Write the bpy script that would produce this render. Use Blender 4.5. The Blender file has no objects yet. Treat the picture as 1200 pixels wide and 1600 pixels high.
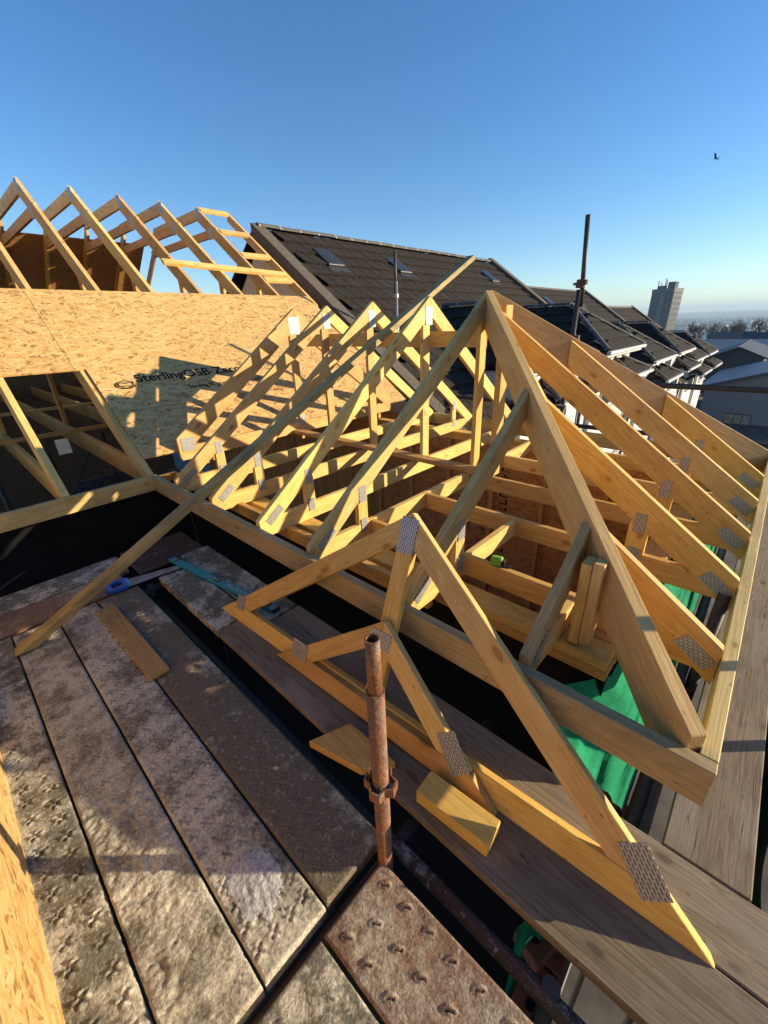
import bpy, bmesh, math, random
import numpy as np
from mathutils import Vector, Matrix

rnd = random.Random(7)
SC = bpy.context.scene
COL = SC.collection

# ------------------------------------------------------------------ camera
CR = Vector((0.7362, 0.6758, -0.0350)); CU = Vector((-0.2573, 0.3270, 0.9093)); CF = Vector((-0.6263, 0.6604, -0.4141))
CF.normalize(); CR = (CR - CF * CR.dot(CF)).normalized(); CU = CR.cross(CF)
cam = bpy.data.cameras.new('camera')
cam.sensor_fit = 'VERTICAL'; cam.sensor_height = 24.0; cam.lens = 24.0 * 639.46 / 1600.0
cam.clip_start = 0.05; cam.clip_end = 30000
camo = bpy.data.objects.new('camera', cam); COL.objects.link(camo)
camo.matrix_world = Matrix(((CR.x, CU.x, -CF.x, 0), (CR.y, CU.y, -CF.y, 0), (CR.z, CU.z, -CF.z, 0), (0, 0, 0, 1)))
SC.camera = camo

# ------------------------------------------------------------------ light
SUN_EL = math.radians(15.5); SUN_AZ = math.atan2(2.64, 2.46)       # azimuth from +Y towards +X
w = bpy.data.worlds.new('World'); SC.world = w; w.use_nodes = True
nt = w.node_tree
sky = nt.nodes.new('ShaderNodeTexSky'); sky.sky_type = 'NISHITA'; sky.sun_disc = False
sky.sun_elevation = SUN_EL; sky.sun_rotation = SUN_AZ
sky.altitude = 100; sky.air_density = 1.0; sky.dust_density = 0.08; sky.ozone_density = 3.5
bg = nt.nodes['Background']; bg.inputs['Strength'].default_value = 0.104
hs = nt.nodes.new('ShaderNodeHueSaturation'); hs.inputs['Saturation'].default_value = 1.2; hs.inputs['Hue'].default_value = 0.505
nt.links.new(sky.outputs[0], hs.inputs['Color']); nt.links.new(hs.outputs[0], bg.inputs['Color'])
sl = bpy.data.lights.new('sun', 'SUN'); sl.energy = 5.0; sl.angle = math.radians(0.55); sl.color = (1.0, 0.83, 0.56)
so = bpy.data.objects.new('sun', sl); COL.objects.link(so)
sd = Vector((2.64, 2.46, 1.0)).normalized()
so.rotation_euler = sd.to_track_quat('Z', 'Y').to_euler(); so.location = (20, 18, 12)
SC.view_settings.view_transform = 'Standard'; SC.view_settings.look = 'None'
SC.view_settings.exposure = 0.98; SC.view_settings.gamma = 1.0; SC.view_settings.use_curve_mapping = False
SC.cycles.max_bounces = 6; SC.cycles.diffuse_bounces = 4; SC.cycles.glossy_bounces = 3
SC.cycles.transmission_bounces = 3; SC.cycles.volume_bounces = 0; SC.cycles.transparent_max_bounces = 6
SC.cycles.use_denoising = True

# ------------------------------------------------------------------ object helpers
WM = {}
EYE_SCALE = 1.07        # scales roof and background about the camera eye so leaning frames clear the fascia
def link(o, parent=None, M=None):
    COL.objects.link(o)
    M = M or Matrix.Identity(4)
    if parent is not None:
        o.parent = parent
        B_ = WM[parent.name].inverted() @ M
    else:
        B_ = M.copy()
    B_.translation = B_.translation * EYE_SCALE
    o.matrix_basis = B_
    WM[o.name] = M
    return o
def tag(o, label=None, cat=None, group=None, kind=None):
    if label: o['label'] = label
    if cat: o['category'] = cat
    if group: o['group'] = group
    if kind: o['kind'] = kind
    return o
def thing(name, label, cat, loc=(0, 0, 0), group=None):
    o = bpy.data.objects.new(name, None); o.empty_display_size = 0.1
    link(o, None, Matrix.Translation(Vector(loc)))
    return tag(o, label, cat, group)
def obj(name, me, mat, parent=None, M=None):
    o = bpy.data.objects.new(name, me)
    if mat is not None and not me.materials: me.materials.append(mat)
    if EYE_SCALE != 1.0 and not me.get('scaled'): me.transform(Matrix.Scale(EYE_SCALE, 4)); me['scaled'] = 1
    return link(o, parent, M)
def finish(bm, name, smooth=False):
    bmesh.ops.recalc_face_normals(bm, faces=bm.faces[:])
    me = bpy.data.meshes.new(name); bm.to_mesh(me); bm.free()
    if smooth:
        for p in me.polygons: p.use_smooth = True
    return me
V3 = lambda *a: Vector(a if len(a) > 1 else a[0])

def frame(O, u, n):
    u = Vector(u).normalized(); n = Vector(n); n = (n - u * n.dot(u)).normalized(); z = u.cross(n)
    return Matrix(((u.x, n.x, z.x, O[0]), (u.y, n.y, z.y, O[1]), (u.z, n.z, z.z, O[2]), (0, 0, 0, 1)))

def prism(name, pts, u, n, thick, mat, parent=None, bev=0.0025):
    """planar polygon (world points, mid thickness) extruded along n; local x runs along u"""
    pts = [Vector(p) for p in pts]
    M = frame(pts[0], u, n); Mi = M.inverted()
    loc = [Mi @ p for p in pts]
    bm = bmesh.new()
    a = [bm.verts.new((p.x, -thick / 2, p.z)) for p in loc]
    b = [bm.verts.new((p.x, thick / 2, p.z)) for p in loc]
    k = len(a)
    bm.faces.new(a); bm.faces.new(b[::-1])
    for i in range(k): bm.faces.new((a[i], b[i], b[(i + 1) % k], a[(i + 1) % k]))
    if bev: bmesh.ops.bevel(bm, geom=bm.edges[:], offset=bev, segments=1, affect='EDGES', clamp_overlap=True)
    return obj(name, finish(bm, name), mat, parent, M)

def beam(name, A, B, depth, thick, n, mat, parent=None, cutA=None, cutB=None, bev=0.0025):
    """timber with its top edge from A to B, depth below it, ends cut along the given directions (None = square)"""
    A = Vector(A); B = Vector(B); u = (B - A).normalized(); n = Vector(n).normalized()
    z = u.cross(n)
    if z.z < 0: n = -n; z = -z
    w_ = -z
    def s(c):
        if c is None: return 0.0
        cp = n.cross(Vector(c)); return -depth * w_.dot(cp) / u.dot(cp)
    pts = [A, B, B + w_ * depth + u * s(cutB), A + w_ * depth + u * s(cutA)]
    return prism(name, pts, u, n, thick, mat, parent, bev)

def box(name, c, size, mat, parent=None, rz=0.0, bev=0.003, M=None, axis=0):
    """box centred at c; axis = which local axis is the grain (mesh is turned so that local x is the long side)"""
    bm = bmesh.new(); bmesh.ops.create_cube(bm, size=1.0)
    s = list(size)
    if M is None: M = Matrix.Translation(Vector(c)) @ Matrix.Rotation(rz, 4, 'Z')
    if axis == 2:
        M = M @ Matrix.Rotation(-math.pi / 2, 4, 'Y'); s = [size[2], size[1], size[0]]
    elif axis == 1:
        M = M @ Matrix.Rotation(math.pi / 2, 4, 'Z'); s = [size[1], size[0], size[2]]
    bmesh.ops.scale(bm, vec=s, verts=bm.verts[:])
    if bev: bmesh.ops.bevel(bm, geom=bm.edges[:], offset=bev, segments=1, affect='EDGES', clamp_overlap=True)
    return obj(name, finish(bm, name), mat, parent, M)

def tube(name, A, B, r, mat, parent=None, seg=14, hollow=False):
    A = Vector(A); B = Vector(B); L = (B - A).length
    q = Vector((0, 0, 1)).rotation_difference((B - A).normalized())
    M = Matrix.Translation(A) @ q.to_matrix().to_4x4()
    bm = bmesh.new()
    def ring(rr, z): return [bm.verts.new((rr * math.cos(2 * math.pi * i / seg), rr * math.sin(2 * math.pi * i / seg), z)) for i in range(seg)]
    a = ring(r, 0); b = ring(r, L)
    for i in range(seg): bm.faces.new((a[i], a[(i + 1) % seg], b[(i + 1) % seg], b[i])).smooth = True
    bm.faces.new(a[::-1])
    if hollow:
        c = ring(r - 0.004, L); d = ring(r - 0.004, L - 0.25)
        for i in range(seg):
            j = (i + 1) % seg
            bm.faces.new((b[i], b[j], c[j], c[i])); bm.faces.new((c[i], c[j], d[j], d[i]))
        bm.faces.new(d)
    else: bm.faces.new(b)
    me = bpy.data.meshes.new(name); bm.to_mesh(me); bm.free()
    return obj(name, me, mat, parent, M)

def raw(name, verts, faces, mat, parent=None, M=None, smooth=False):
    me = bpy.data.meshes.new(name); me.from_pydata([tuple(v) for v in verts], [], faces); me.update()
    if smooth:
        me.polygons.foreach_set('use_smooth', [True] * len(me.polygons))
    return obj(name, me, mat, parent, M)

# ------------------------------------------------------------------ materials
def newmat(name):
    m = bpy.data.materials.new(name); m.use_nodes = True
    nt = m.node_tree; b = nt.nodes['Principled BSDF']
    return m, nt, b
def N(nt, t, **kw):
    n = nt.nodes.new(t)
    for k, v in kw.items():
        if k.startswith('i_'):
            key = k[2:]
            n.inputs[int(key) if key.isdigit() else key].default_value = v
        else: setattr(n, k, v)
    return n
def L(nt, a, b): nt.links.new(a, b)
def ramp(nt, fac, stops, interp='LINEAR'):
    r = N(nt, 'ShaderNodeValToRGB'); r.color_ramp.interpolation = interp
    e = r.color_ramp.elements
    while len(e) < len(stops): e.new(0.5)
    for x, (p, c) in zip(e, stops):
        x.position = p; x.color = (c[0], c[1], c[2], 1) if len(c) == 3 else c
    L(nt, fac, r.inputs['Fac']); return r.outputs['Color']
def mix(nt, fac, a, b, mode='MIX'):
    m = N(nt, 'ShaderNodeMix', data_type='RGBA', blend_type=mode)
    if hasattr(fac, 'links'): L(nt, fac, m.inputs[0])
    else: m.inputs[0].default_value = fac
    for s, i in ((a, 6), (b, 7)):
        if hasattr(s, 'links'): L(nt, s, m.inputs[i])
        else: m.inputs[i].default_value = (s[0], s[1], s[2], 1)
    return m.outputs[2]
def mth(nt, op, a, b=None, c=None, clamp=False):
    m = N(nt, 'ShaderNodeMath', operation=op, use_clamp=clamp)
    for i, s in enumerate((a, b, c)):
        if s is None: continue
        if hasattr(s, 'links'): L(nt, s, m.inputs[i])
        else: m.inputs[i].default_value = s
    return m.outputs[0]
def coords(nt, scale=(1, 1, 1), rot=(0, 0, 0), rand=True, base=None):
    if base is None:
        tc = N(nt, 'ShaderNodeTexCoord'); base = tc.outputs['Object']
        if rand:
            oi = N(nt, 'ShaderNodeObjectInfo')
            sc_ = N(nt, 'ShaderNodeVectorMath', operation='SCALE'); sc_.inputs[0].default_value = (31.7, 17.3, 53.1)
            L(nt, oi.outputs['Random'], sc_.inputs['Scale'])
            ad = N(nt, 'ShaderNodeVectorMath', operation='ADD'); L(nt, base, ad.inputs[0]); L(nt, sc_.outputs[0], ad.inputs[1])
            base = ad.outputs[0]
    mp = N(nt, 'ShaderNodeMapping'); mp.inputs['Scale'].default_value = scale; mp.inputs['Rotation'].default_value = rot
    L(nt, base, mp.inputs['Vector']); return mp.outputs[0]
def noise(nt, vec, scale=1.0, detail=4, rough=0.55, dist=0.0):
    n = N(nt, 'ShaderNodeTexNoise'); n.inputs['Scale'].default_value = scale; n.inputs['Detail'].default_value = detail
    n.inputs['Roughness'].default_value = rough; n.inputs['Distortion'].default_value = dist
    L(nt, vec, n.inputs['Vector']); return n.outputs['Fac']
def bump(nt, b, h, strength=0.3, dist=0.01):
    n = N(nt, 'ShaderNodeBump'); n.inputs['Strength'].default_value = strength; n.inputs['Distance'].default_value = dist
    L(nt, h, n.inputs['Height']); L(nt, n.outputs[0], b.inputs['Normal'])

def wood(name, light, dark, knot=(0.16, 0.07, 0.02), rough=0.62, knots=0.10, grain=1.0, stain=None, var=0.16, crack=0.0):
    m, nt, b = newmat(name)
    tc = N(nt, 'ShaderNodeTexCoord'); oi = N(nt, 'ShaderNodeObjectInfo')
    sc_ = N(nt, 'ShaderNodeVectorMath', operation='SCALE'); sc_.inputs[0].default_value = (31.7, 17.3, 53.1); L(nt, oi.outputs['Random'], sc_.inputs['Scale'])
    ad = N(nt, 'ShaderNodeVectorMath', operation='ADD'); L(nt, tc.outputs['Object'], ad.inputs[0]); L(nt, sc_.outputs[0], ad.inputs[1])
    base = ad.outputs[0]
    # growth rings: distorted bands across the grain
    v = coords(nt, (1.3, 22 * grain, 22 * grain), base=base)
    g1 = noise(nt, v, 1.0, 3, 0.5, 1.2)
    bands = mth(nt, 'FRACT', mth(nt, 'MULTIPLY', g1, 6.0))
    v2 = coords(nt, (6, 160, 160), base=base)
    g2 = noise(nt, v2, 1.0, 2, 0.6)
    v3 = coords(nt, (0.9, 2.5, 2.5), base=base)
    g3 = noise(nt, v3, 1.0, 2, 0.5)
    gsum = mth(nt, 'ADD', mth(nt, 'MULTIPLY', bands, 0.42), mth(nt, 'MULTIPLY', g2, 0.5))
    col = ramp(nt, gsum, [(0.12, light), (0.72, dark)])
    # knots
    vo = N(nt, 'ShaderNodeTexVoronoi'); vo.inputs['Scale'].default_value = 1.0
    L(nt, coords(nt, (4.2, 8.5, 8.5), base=base), vo.inputs['Vector'])
    wob = mth(nt, 'ADD', vo.outputs['Distance'], mth(nt, 'MULTIPLY', mth(nt, 'SUBTRACT', g2, 0.5), 0.06))
    km = ramp(nt, wob, [(knots, (1, 1, 1)), (knots + 0.05, (0, 0, 0))])
    col = mix(nt, km, col, knot)
    halo = ramp(nt, wob, [(knots + 0.03, (0.55, 0.55, 0.55)), (knots + 0.16, (0, 0, 0))])
    col = mix(nt, halo, col, dark)
    vp = N(nt, 'ShaderNodeTexVoronoi'); vp.inputs['Scale'].default_value = 1.0; L(nt, coords(nt, (11, 26, 26), base=base), vp.inputs['Vector'])
    col = mix(nt, ramp(nt, vp.outputs['Distance'], [(0.055, (0.7, 0.7, 0.7)), (0.11, (0, 0, 0))]), col, knot)
    # broad tone + per-piece tone
    hv = N(nt, 'ShaderNodeHueSaturation')
    L(nt, mth(nt, 'ADD', 1.0 - var, mth(nt, 'ADD', mth(nt, 'MULTIPLY', oi.outputs['Random'], var * 1.3), mth(nt, 'MULTIPLY', g3, var * 0.9))), hv.inputs['Value'])
    L(nt, mth(nt, 'ADD', 0.492, mth(nt, 'MULTIPLY', oi.outputs['Random'], 0.018)), hv.inputs['Hue'])
    L(nt, col, hv.inputs['Color']); col = hv.outputs[0]
    dirt = ramp(nt, noise(nt, coords(nt, (2.2, 5, 5), base=base), 1.0, 6, 0.7), [(0.36, (0.70, 0.68, 0.66)), (0.56, (1, 1, 1))])
    col = mix(nt, 0.55, col, dirt, 'MULTIPLY')
    if stain:
        sm = ramp(nt, noise(nt, coords(nt, (3, 6, 6), base=base), 1.0, 5, 0.65), [(0.50, (0, 0, 0)), (0.66, (0.8, 0.8, 0.8))])
        col = mix(nt, sm, col, stain)
    h = mth(nt, 'ADD', g2, mth(nt, 'MULTIPLY', bands, 0.4))
    if crack:
        cr = noise(nt, coords(nt, (2.2, 60, 60), base=base), 1.0, 3, 0.6, 0.6)
        cm = ramp(nt, cr, [(0.30, (1, 1, 1)), (0.37, (0, 0, 0))])
        col = mix(nt, mth(nt, 'MULTIPLY', cm, crack), col, (0.03, 0.024, 0.018))
        h = mth(nt, 'SUBTRACT', h, mth(nt, 'MULTIPLY', cm, 1.5))
    L(nt, col, b.inputs['Base Color']); b.inputs['Roughness'].default_value = rough
    b.inputs['Specular IOR Level'].default_value = 0.25
    bump(nt, b, h, 0.22, 0.004)
    return m

def osb(name, tint=1.0, flakes=((0.62, 0.385, 0.14), (0.54, 0.305, 0.095), (0.70, 0.47, 0.20), (0.46, 0.235, 0.065))):
    m, nt, b = newmat(name)
    tc = N(nt, 'ShaderNodeTexCoord'); base = tc.outputs['Object']
    oi = N(nt, 'ShaderNodeObjectInfo')
    sc_ = N(nt, 'ShaderNodeVectorMath', operation='SCALE'); sc_.inputs[0].default_value = (31.7, 17.3, 0.0); L(nt, oi.outputs['Random'], sc_.inputs['Scale'])
    ad = N(nt, 'ShaderNodeVectorMath', operation='ADD'); L(nt, base, ad.inputs[0]); L(nt, sc_.outputs[0], ad.inputs[1]); base = ad.outputs[0]
    dn = N(nt, 'ShaderNodeTexNoise'); dn.inputs['Scale'].default_value = 9; dn.inputs['Detail'].default_value = 2; L(nt, base, dn.inputs['Vector'])
    dm = N(nt, 'ShaderNodeVectorMath', operation='MULTIPLY_ADD'); L(nt, dn.outputs['Color'], dm.inputs[0]); dm.inputs[1].default_value = (0.035, 0.035, 0.035); L(nt, base, dm.inputs[2]); base2 = dm.outputs[0]
    cur = None; hcur = None; pcur = None
    for k, (ang, sx, sy) in enumerate(((0.05, 8, 46), (0.8, 10, 50), (-0.75, 10, 48), (1.45, 12, 56), (-0.3, 7, 42), (0.35, 8, 46))):
        vo = N(nt, 'ShaderNodeTexVoronoi'); vo.voronoi_dimensions = '2D'; vo.inputs['Scale'].default_value = 1.0
        L(nt, coords(nt, (sx, sy, 1), base=coords(nt, (1, 1, 1), (0, 0, ang), base=base2)), vo.inputs['Vector'])
        sep = N(nt, 'ShaderNodeSeparateColor'); L(nt, vo.outputs['Color'], sep.inputs[0])
        c = ramp(nt, sep.outputs[0], [(0.0, flakes[1]), (0.35, flakes[0]), (0.78, flakes[2]), (1.0, flakes[3])])
        pr = mth(nt, 'SUBTRACT', sep.outputs[1], mth(nt, 'MULTIPLY', vo.outputs['Distance'], 0.45))
        if cur is None: cur, pcur = c, pr
        else:
            gt = mth(nt, 'GREATER_THAN', pr, pcur)
            cur = mix(nt, gt, cur, c); pcur = mth(nt, 'MAXIMUM', pr, pcur)
    edge = ramp(nt, pcur, [(0.40, (1, 1, 1)), (0.62, (0, 0, 0))])
    cur = mix(nt, mth(nt, 'MULTIPLY', edge, 0.85), cur, (0.20, 0.085, 0.02))
    fine = noise(nt, coords(nt, (90, 200, 90), base=base), 1.0, 2, 0.6)
    cur = mix(nt, 0.12, cur, ramp(nt, fine, [(0.3, (0.38, 0.2, 0.06)), (0.7, (0.72, 0.48, 0.22))]), 'MIX')
    big = noise(nt, coords(nt, (0.8, 0.8, 0.8), base=base), 1.0, 3, 0.5)
    cur = mix(nt, 0.4, cur, ramp(nt, big, [(0.3, (0.75, 0.75, 0.75)), (0.7, (1, 1, 1))]), 'MULTIPLY')
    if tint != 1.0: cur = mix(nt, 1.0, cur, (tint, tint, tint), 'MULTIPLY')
    L(nt, cur, b.inputs['Base Color']); b.inputs['Roughness'].default_value = 0.6; b.inputs['Specular IOR Level'].default_value = 0.25
    bump(nt, b, mth(nt, 'ADD', pcur, mth(nt, 'MULTIPLY', fine, 0.25)), 0.55, 0.004)
    return m

def steel(name, base_c, rust_c, dust_c, dust=(0.50, 0.62), rust=(0.42, 0.6), rough=0.75, sc=1.0):
    m, nt, b = newmat(name)
    v = coords(nt, (1, 1, 1))
    n1 = noise(nt, v, 7 * sc, 7, 0.65, 0.4); n2 = noise(nt, v, 3.1 * sc, 6, 0.62); n3 = noise(nt, v, 120, 3, 0.6); n4 = noise(nt, v, 28, 5, 0.7)
    c = mix(nt, ramp(nt, n1, [(rust[0], (0, 0, 0)), (rust[1], (1, 1, 1))]), base_c, rust_c)
    dm = ramp(nt, mth(nt, 'ADD', mth(nt, 'MULTIPLY', n2, 0.62), mth(nt, 'MULTIPLY', n4, 0.38)), [(dust[0], (0, 0, 0)), (dust[1], (1, 1, 1))])
    c = mix(nt, dm, c, dust_c)
    c = mix(nt, 0.75, c, ramp(nt, n3, [(0.32, (0.45, 0.44, 0.43)), (0.68, (1.35, 1.32, 1.28))]), 'MULTIPLY')
    n5 = noise(nt, v, 46, 4, 0.75)
    c = mix(nt, ramp(nt, n5, [(0.60, (0, 0, 0)), (0.70, (0.8, 0.8, 0.8))]), c, tuple(x * 1.25 for x in dust_c))
    c = mix(nt, ramp(nt, n5, [(0.30, (0.75, 0.75, 0.75)), (0.39, (0, 0, 0))]), c, tuple(x * 0.45 for x in base_c))
    at = N(nt, 'ShaderNodeAttribute', attribute_name='pit')
    c = mix(nt, at.outputs['Fac'], c, (0.022, 0.016, 0.012))
    L(nt, c, b.inputs['Base Color'])
    L(nt, ramp(nt, n4, [(0.3, (rough - 0.2,) * 3), (0.7, (rough + 0.15,) * 3)]), b.inputs['Roughness'])
    b.inputs['Specular IOR Level'].default_value = 0.4
    bump(nt, b, mth(nt, 'ADD', mth(nt, 'MULTIPLY', n4, 1.0), mth(nt, 'MULTIPLY', n3, 0.45)), 0.7, 0.006)
    return m

def plain(name, c, rough=0.6, metal=0.0, nscale=20, var=0.35, bmp=0.15, spec=0.4, c2=None):
    m, nt, b = newmat(name)
    n = noise(nt, coords(nt, (1, 1, 1)), nscale, 5, 0.6)
    c2 = c2 or tuple(x * (1 - var) for x in c)
    L(nt, ramp(nt, n, [(0.35, c2), (0.65, c)]), b.inputs['Base Color'])
    b.inputs['Roughness'].default_value = rough; b.inputs['Metallic'].default_value = metal; b.inputs['Specular IOR Level'].default_value = spec
    if bmp: bump(nt, b, n, bmp, 0.01)
    return m

def plate_mat():
    m, nt, b = newmat('galvanised_plate')
    tc = N(nt, 'ShaderNodeTexCoord'); sep = N(nt, 'ShaderNodeSeparateXYZ'); L(nt, tc.outputs['Object'], sep.inputs[0])
    cb = N(nt, 'ShaderNodeCombineXYZ'); L(nt, sep.outputs[0], cb.inputs[0]); L(nt, sep.outputs[2], cb.inputs[1])
    br = N(nt, 'ShaderNodeTexBrick'); br.offset = 0.5; br.inputs['Scale'].default_value = 1.0
    br.inputs['Brick Width'].default_value = 0.024; br.inputs['Row Height'].default_value = 0.0095; br.inputs['Mortar Size'].default_value = 0.0031; br.inputs['Mortar Smooth'].default_value = 0.0
    br.inputs['Color1'].default_value = (0, 0, 0, 1); br.inputs['Color2'].default_value = (0, 0, 0, 1); br.inputs['Mortar'].default_value = (1, 1, 1, 1)
    L(nt, cb.outputs[0], br.inputs['Vector'])
    n = noise(nt, coords(nt), 60, 3)
    c = mix(nt, br.outputs['Color'], (0.05, 0.045, 0.04), ramp(nt, n, [(0.3, (0.36, 0.36, 0.36)), (0.7, (0.48, 0.48, 0.48))]))
    L(nt, c, b.inputs['Base Color']); L(nt, mth(nt, 'MULTIPLY', br.outputs['Color'], 0.45), b.inputs['Metallic']); b.inputs['Roughness'].default_value = 0.5
    bump(nt, b, br.outputs['Color'], 0.6, 0.002)
    return m

def fabric_net():
    m, nt, b = newmat('debris_net_green')
    v = coords(nt, (1, 1, 1))
    n = noise(nt, v, 5, 4); f = noise(nt, coords(nt, (300, 30, 300)), 1, 2)
    c = ramp(nt, n, [(0.3, (0.014, 0.23, 0.105)), (0.7, (0.03, 0.39, 0.19))])
    c = mix(nt, 0.5, c, ramp(nt, f, [(0.3, (0.6, 0.6, 0.6)), (0.7, (1.2, 1.2, 1.2))]), 'MULTIPLY')
    L(nt, c, b.inputs['Base Color']); b.inputs['Roughness'].default_value = 0.9; b.inputs['Specular IOR Level'].default_value = 0.15
    tr = N(nt, 'ShaderNodeBsdfTranslucent'); L(nt, c, tr.inputs['Color'])
    mx = N(nt, 'ShaderNodeMixShader'); mx.inputs[0].default_value = 0.3
    L(nt, b.outputs[0], mx.inputs[1]); L(nt, tr.outputs[0], mx.inputs[2]); L(nt, mx.outputs[0], nt.nodes['Material Output'].inputs['Surface'])
    bump(nt, b, f, 0.2, 0.003)
    return m

def glass_mat(name='window_glass', c=(0.03, 0.04, 0.05), rough=0.08):
    m, nt, b = newmat(name)
    n = noise(nt, coords(nt), 2.0, 2)
    L(nt, ramp(nt, n, [(0.3, c), (0.7, tuple(x * 1.6 for x in c))]), b.inputs['Base Color'])
    b.inputs['Roughness'].default_value = rough; b.inputs['Specular IOR Level'].default_value = 0.8
    return m

MW = wood('spruce', (0.77, 0.52, 0.20), (0.60, 0.335, 0.095), var=0.30)
MW2 = wood('spruce_warm', (0.71, 0.44, 0.135), (0.53, 0.28, 0.062), var=0.30)
MT = wood('treated_timber', (0.62, 0.44, 0.185), (0.43, 0.28, 0.09), stain=(0.33, 0.235, 0.105), knots=0.08)
MTF = wood('weathered_fascia', (0.50, 0.375, 0.19), (0.34, 0.235, 0.10), stain=(0.25, 0.19, 0.105), knots=0.09)
MTY = wood('treated_yellow', (0.66, 0.53, 0.23), (0.48, 0.36, 0.13), grain=1.6, knots=0.05)
MHIP = wood('hip_timber', (0.68, 0.435, 0.18), (0.50, 0.29, 0.10), grain=1.3, knots=0.05)
MB = wood('scaffold_board', (0.34, 0.275, 0.195), (0.19, 0.145, 0.095), knot=(0.05, 0.035, 0.025), rough=0.85, stain=(0.25, 0.205, 0.155), grain=1.1, var=0.3, crack=0.8)
MBD = wood('scaffold_board_dark', (0.25, 0.20, 0.132), (0.13, 0.10, 0.062), knot=(0.04, 0.03, 0.025), rough=0.85, stain=(0.27, 0.225, 0.175), var=0.3, crack=0.7)
MO = osb('osb')
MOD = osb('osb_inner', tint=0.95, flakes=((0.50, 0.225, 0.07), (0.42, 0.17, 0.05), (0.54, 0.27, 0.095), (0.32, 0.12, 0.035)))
MPL = plate_mat()
MSTEEL = steel('steel_board_brown', (0.14, 0.118, 0.078), (0.15, 0.116, 0.072), (0.38, 0.36, 0.28), dust=(0.52, 0.60))
MCRUST = steel('steel_board_cement', (0.22, 0.20, 0.148), (0.145, 0.128, 0.092), (0.49, 0.455, 0.355), dust=(0.42, 0.55), sc=1.7)
MGALV = steel('steel_board_grey', (0.17, 0.165, 0.125), (0.14, 0.12, 0.078), (0.50, 0.47, 0.37), dust=(0.475, 0.56), sc=1.8)
MRUST = steel('steel_board_rust', (0.165, 0.105, 0.07), (0.20, 0.112, 0.065), (0.34, 0.29, 0.22), dust=(0.51, 0.62))
MTUBE = steel('rusty_tube', (0.16, 0.085, 0.045), (0.24, 0.09, 0.035), (0.20, 0.19, 0.16), dust=(0.55, 0.68), rough=0.6, sc=3)
MTUBED = plain('dark_tube', (0.075, 0.062, 0.052), 0.55, 0.3, 30)
MCRTUBE = steel('crusted_tube', (0.05, 0.038, 0.03), (0.07, 0.04, 0.028), (0.34, 0.33, 0.31), dust=(0.54, 0.62), sc=2.0)
MPLANK = wood('plank_timber', (0.47, 0.34, 0.14), (0.30, 0.21, 0.075), stain=(0.16, 0.125, 0.06), knots=0.08)
MTUBES = plain('silver_tube', (0.50, 0.49, 0.46), 0.4, 0.6, 30)
MBLACK = plain('shaded_membrane', (0.010, 0.010, 0.010), 0.8, 0, 4, spec=0.1)  # near black, so the wall below the eaves reads as deep shade
MNET = fabric_net()
MNETD = plain('netting_shaded', (0.010, 0.075, 0.045), 0.8, 0, 6, var=0.5)  # darker copy of the net green, shade put into the colour against the sun
MGL = glass_mat()
# ------------------------------------------------------------------ key dimensions (before any scaling about the camera eye at the origin)
ZE, YE, XE = -1.085, 1.055, 0.145          # outer top edge of the eaves boards of the hipped wing
YR, ZR, XA = 2.80, 0.192, -1.605           # ridge of the wing and its hip apex
T36 = (ZR - ZE) / (YR - YE)                # wing pitch
T35 = math.tan(math.radians(35.3)); XM = -3.675   # main roof pitch, main eaves line
XTOP, ZTOP = -7.98, 1.95
DECK = -1.6
UP = Vector((0, 0, 1))
def zs(y): return ZE + (y - YE) * T36               # near slope of the wing
def zh(x): return ZE + (XE - x) * T36               # hip slope
def zm(x): return ZE + (XM - x) * T35               # main slope

# ------------------------------------------------------------------ ground
def vnoise(x, y, seed=0):
    def h(i, j):
        n = np.sin(i * 127.1 + j * 311.7 + seed * 74.7) * 43758.5453
        return n - np.floor(n)
    xi, yi = np.floor(x), np.floor(y); xf, yf = x - xi, y - yi
    u, v = xf * xf * (3 - 2 * xf), yf * yf * (3 - 2 * yf)
    return (h(xi, yi) * (1 - u) + h(xi + 1, yi) * u) * (1 - v) + (h(xi, yi + 1) * (1 - u) + h(xi + 1, yi + 1) * u) * v
def fbm(x, y, o=4, seed=0):
    s = 0; a = 0.5
    for k in range(o):
        s = s + a * vnoise(x, y, seed + k); x = x * 2.03 + 11.3; y = y * 2.03 + 5.7; a *= 0.5
    return s
def terrain_z(x, y):
    x = np.asarray(x, float); y = np.asarray(y, float); r = np.hypot(x, y)
    t = np.clip((r - 120) / 400, 0, 1); t = t * t * (3 - 2 * t)
    z = -6.8 - 36 * t
    far = np.clip((r - 3500) / 4500, 0, 1)
    z = z + far * (62 + 60 * (fbm(x / 1800, y / 1800, 3, 5) - 0.45)) + np.clip((r - 500) / 2000, 0, 1) * 22 * (fbm(x / 500, y / 500, 3, 9) - 0.45)
    return z
m, nt_, b_ = newmat('ground')
tc = N(nt_, 'ShaderNodeTexCoord'); gv = tc.outputs['Object']
vo = N(nt_, 'ShaderNodeTexVoronoi'); vo.inputs['Scale'].default_value = 0.006; L(nt_, gv, vo.inputs['Vector'])
sp = N(nt_, 'ShaderNodeSeparateColor'); L(nt_, vo.outputs['Color'], sp.inputs[0])
fld = ramp(nt_, sp.outputs[0], [(0.0, (0.035, 0.05, 0.022)), (0.4, (0.06, 0.075, 0.03)), (0.7, (0.11, 0.095, 0.05)), (1.0, (0.045, 0.04, 0.03))])
soil = ramp(nt_, noise(nt_, coords(nt_, (1, 1, 1), rand=False), 1.5, 6, 0.65), [(0.35, (0.05, 0.042, 0.034)), (0.65, (0.13, 0.11, 0.09))])
ln = N(nt_, 'ShaderNodeVectorMath', operation='LENGTH'); L(nt_, gv, ln.inputs[0])
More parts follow.
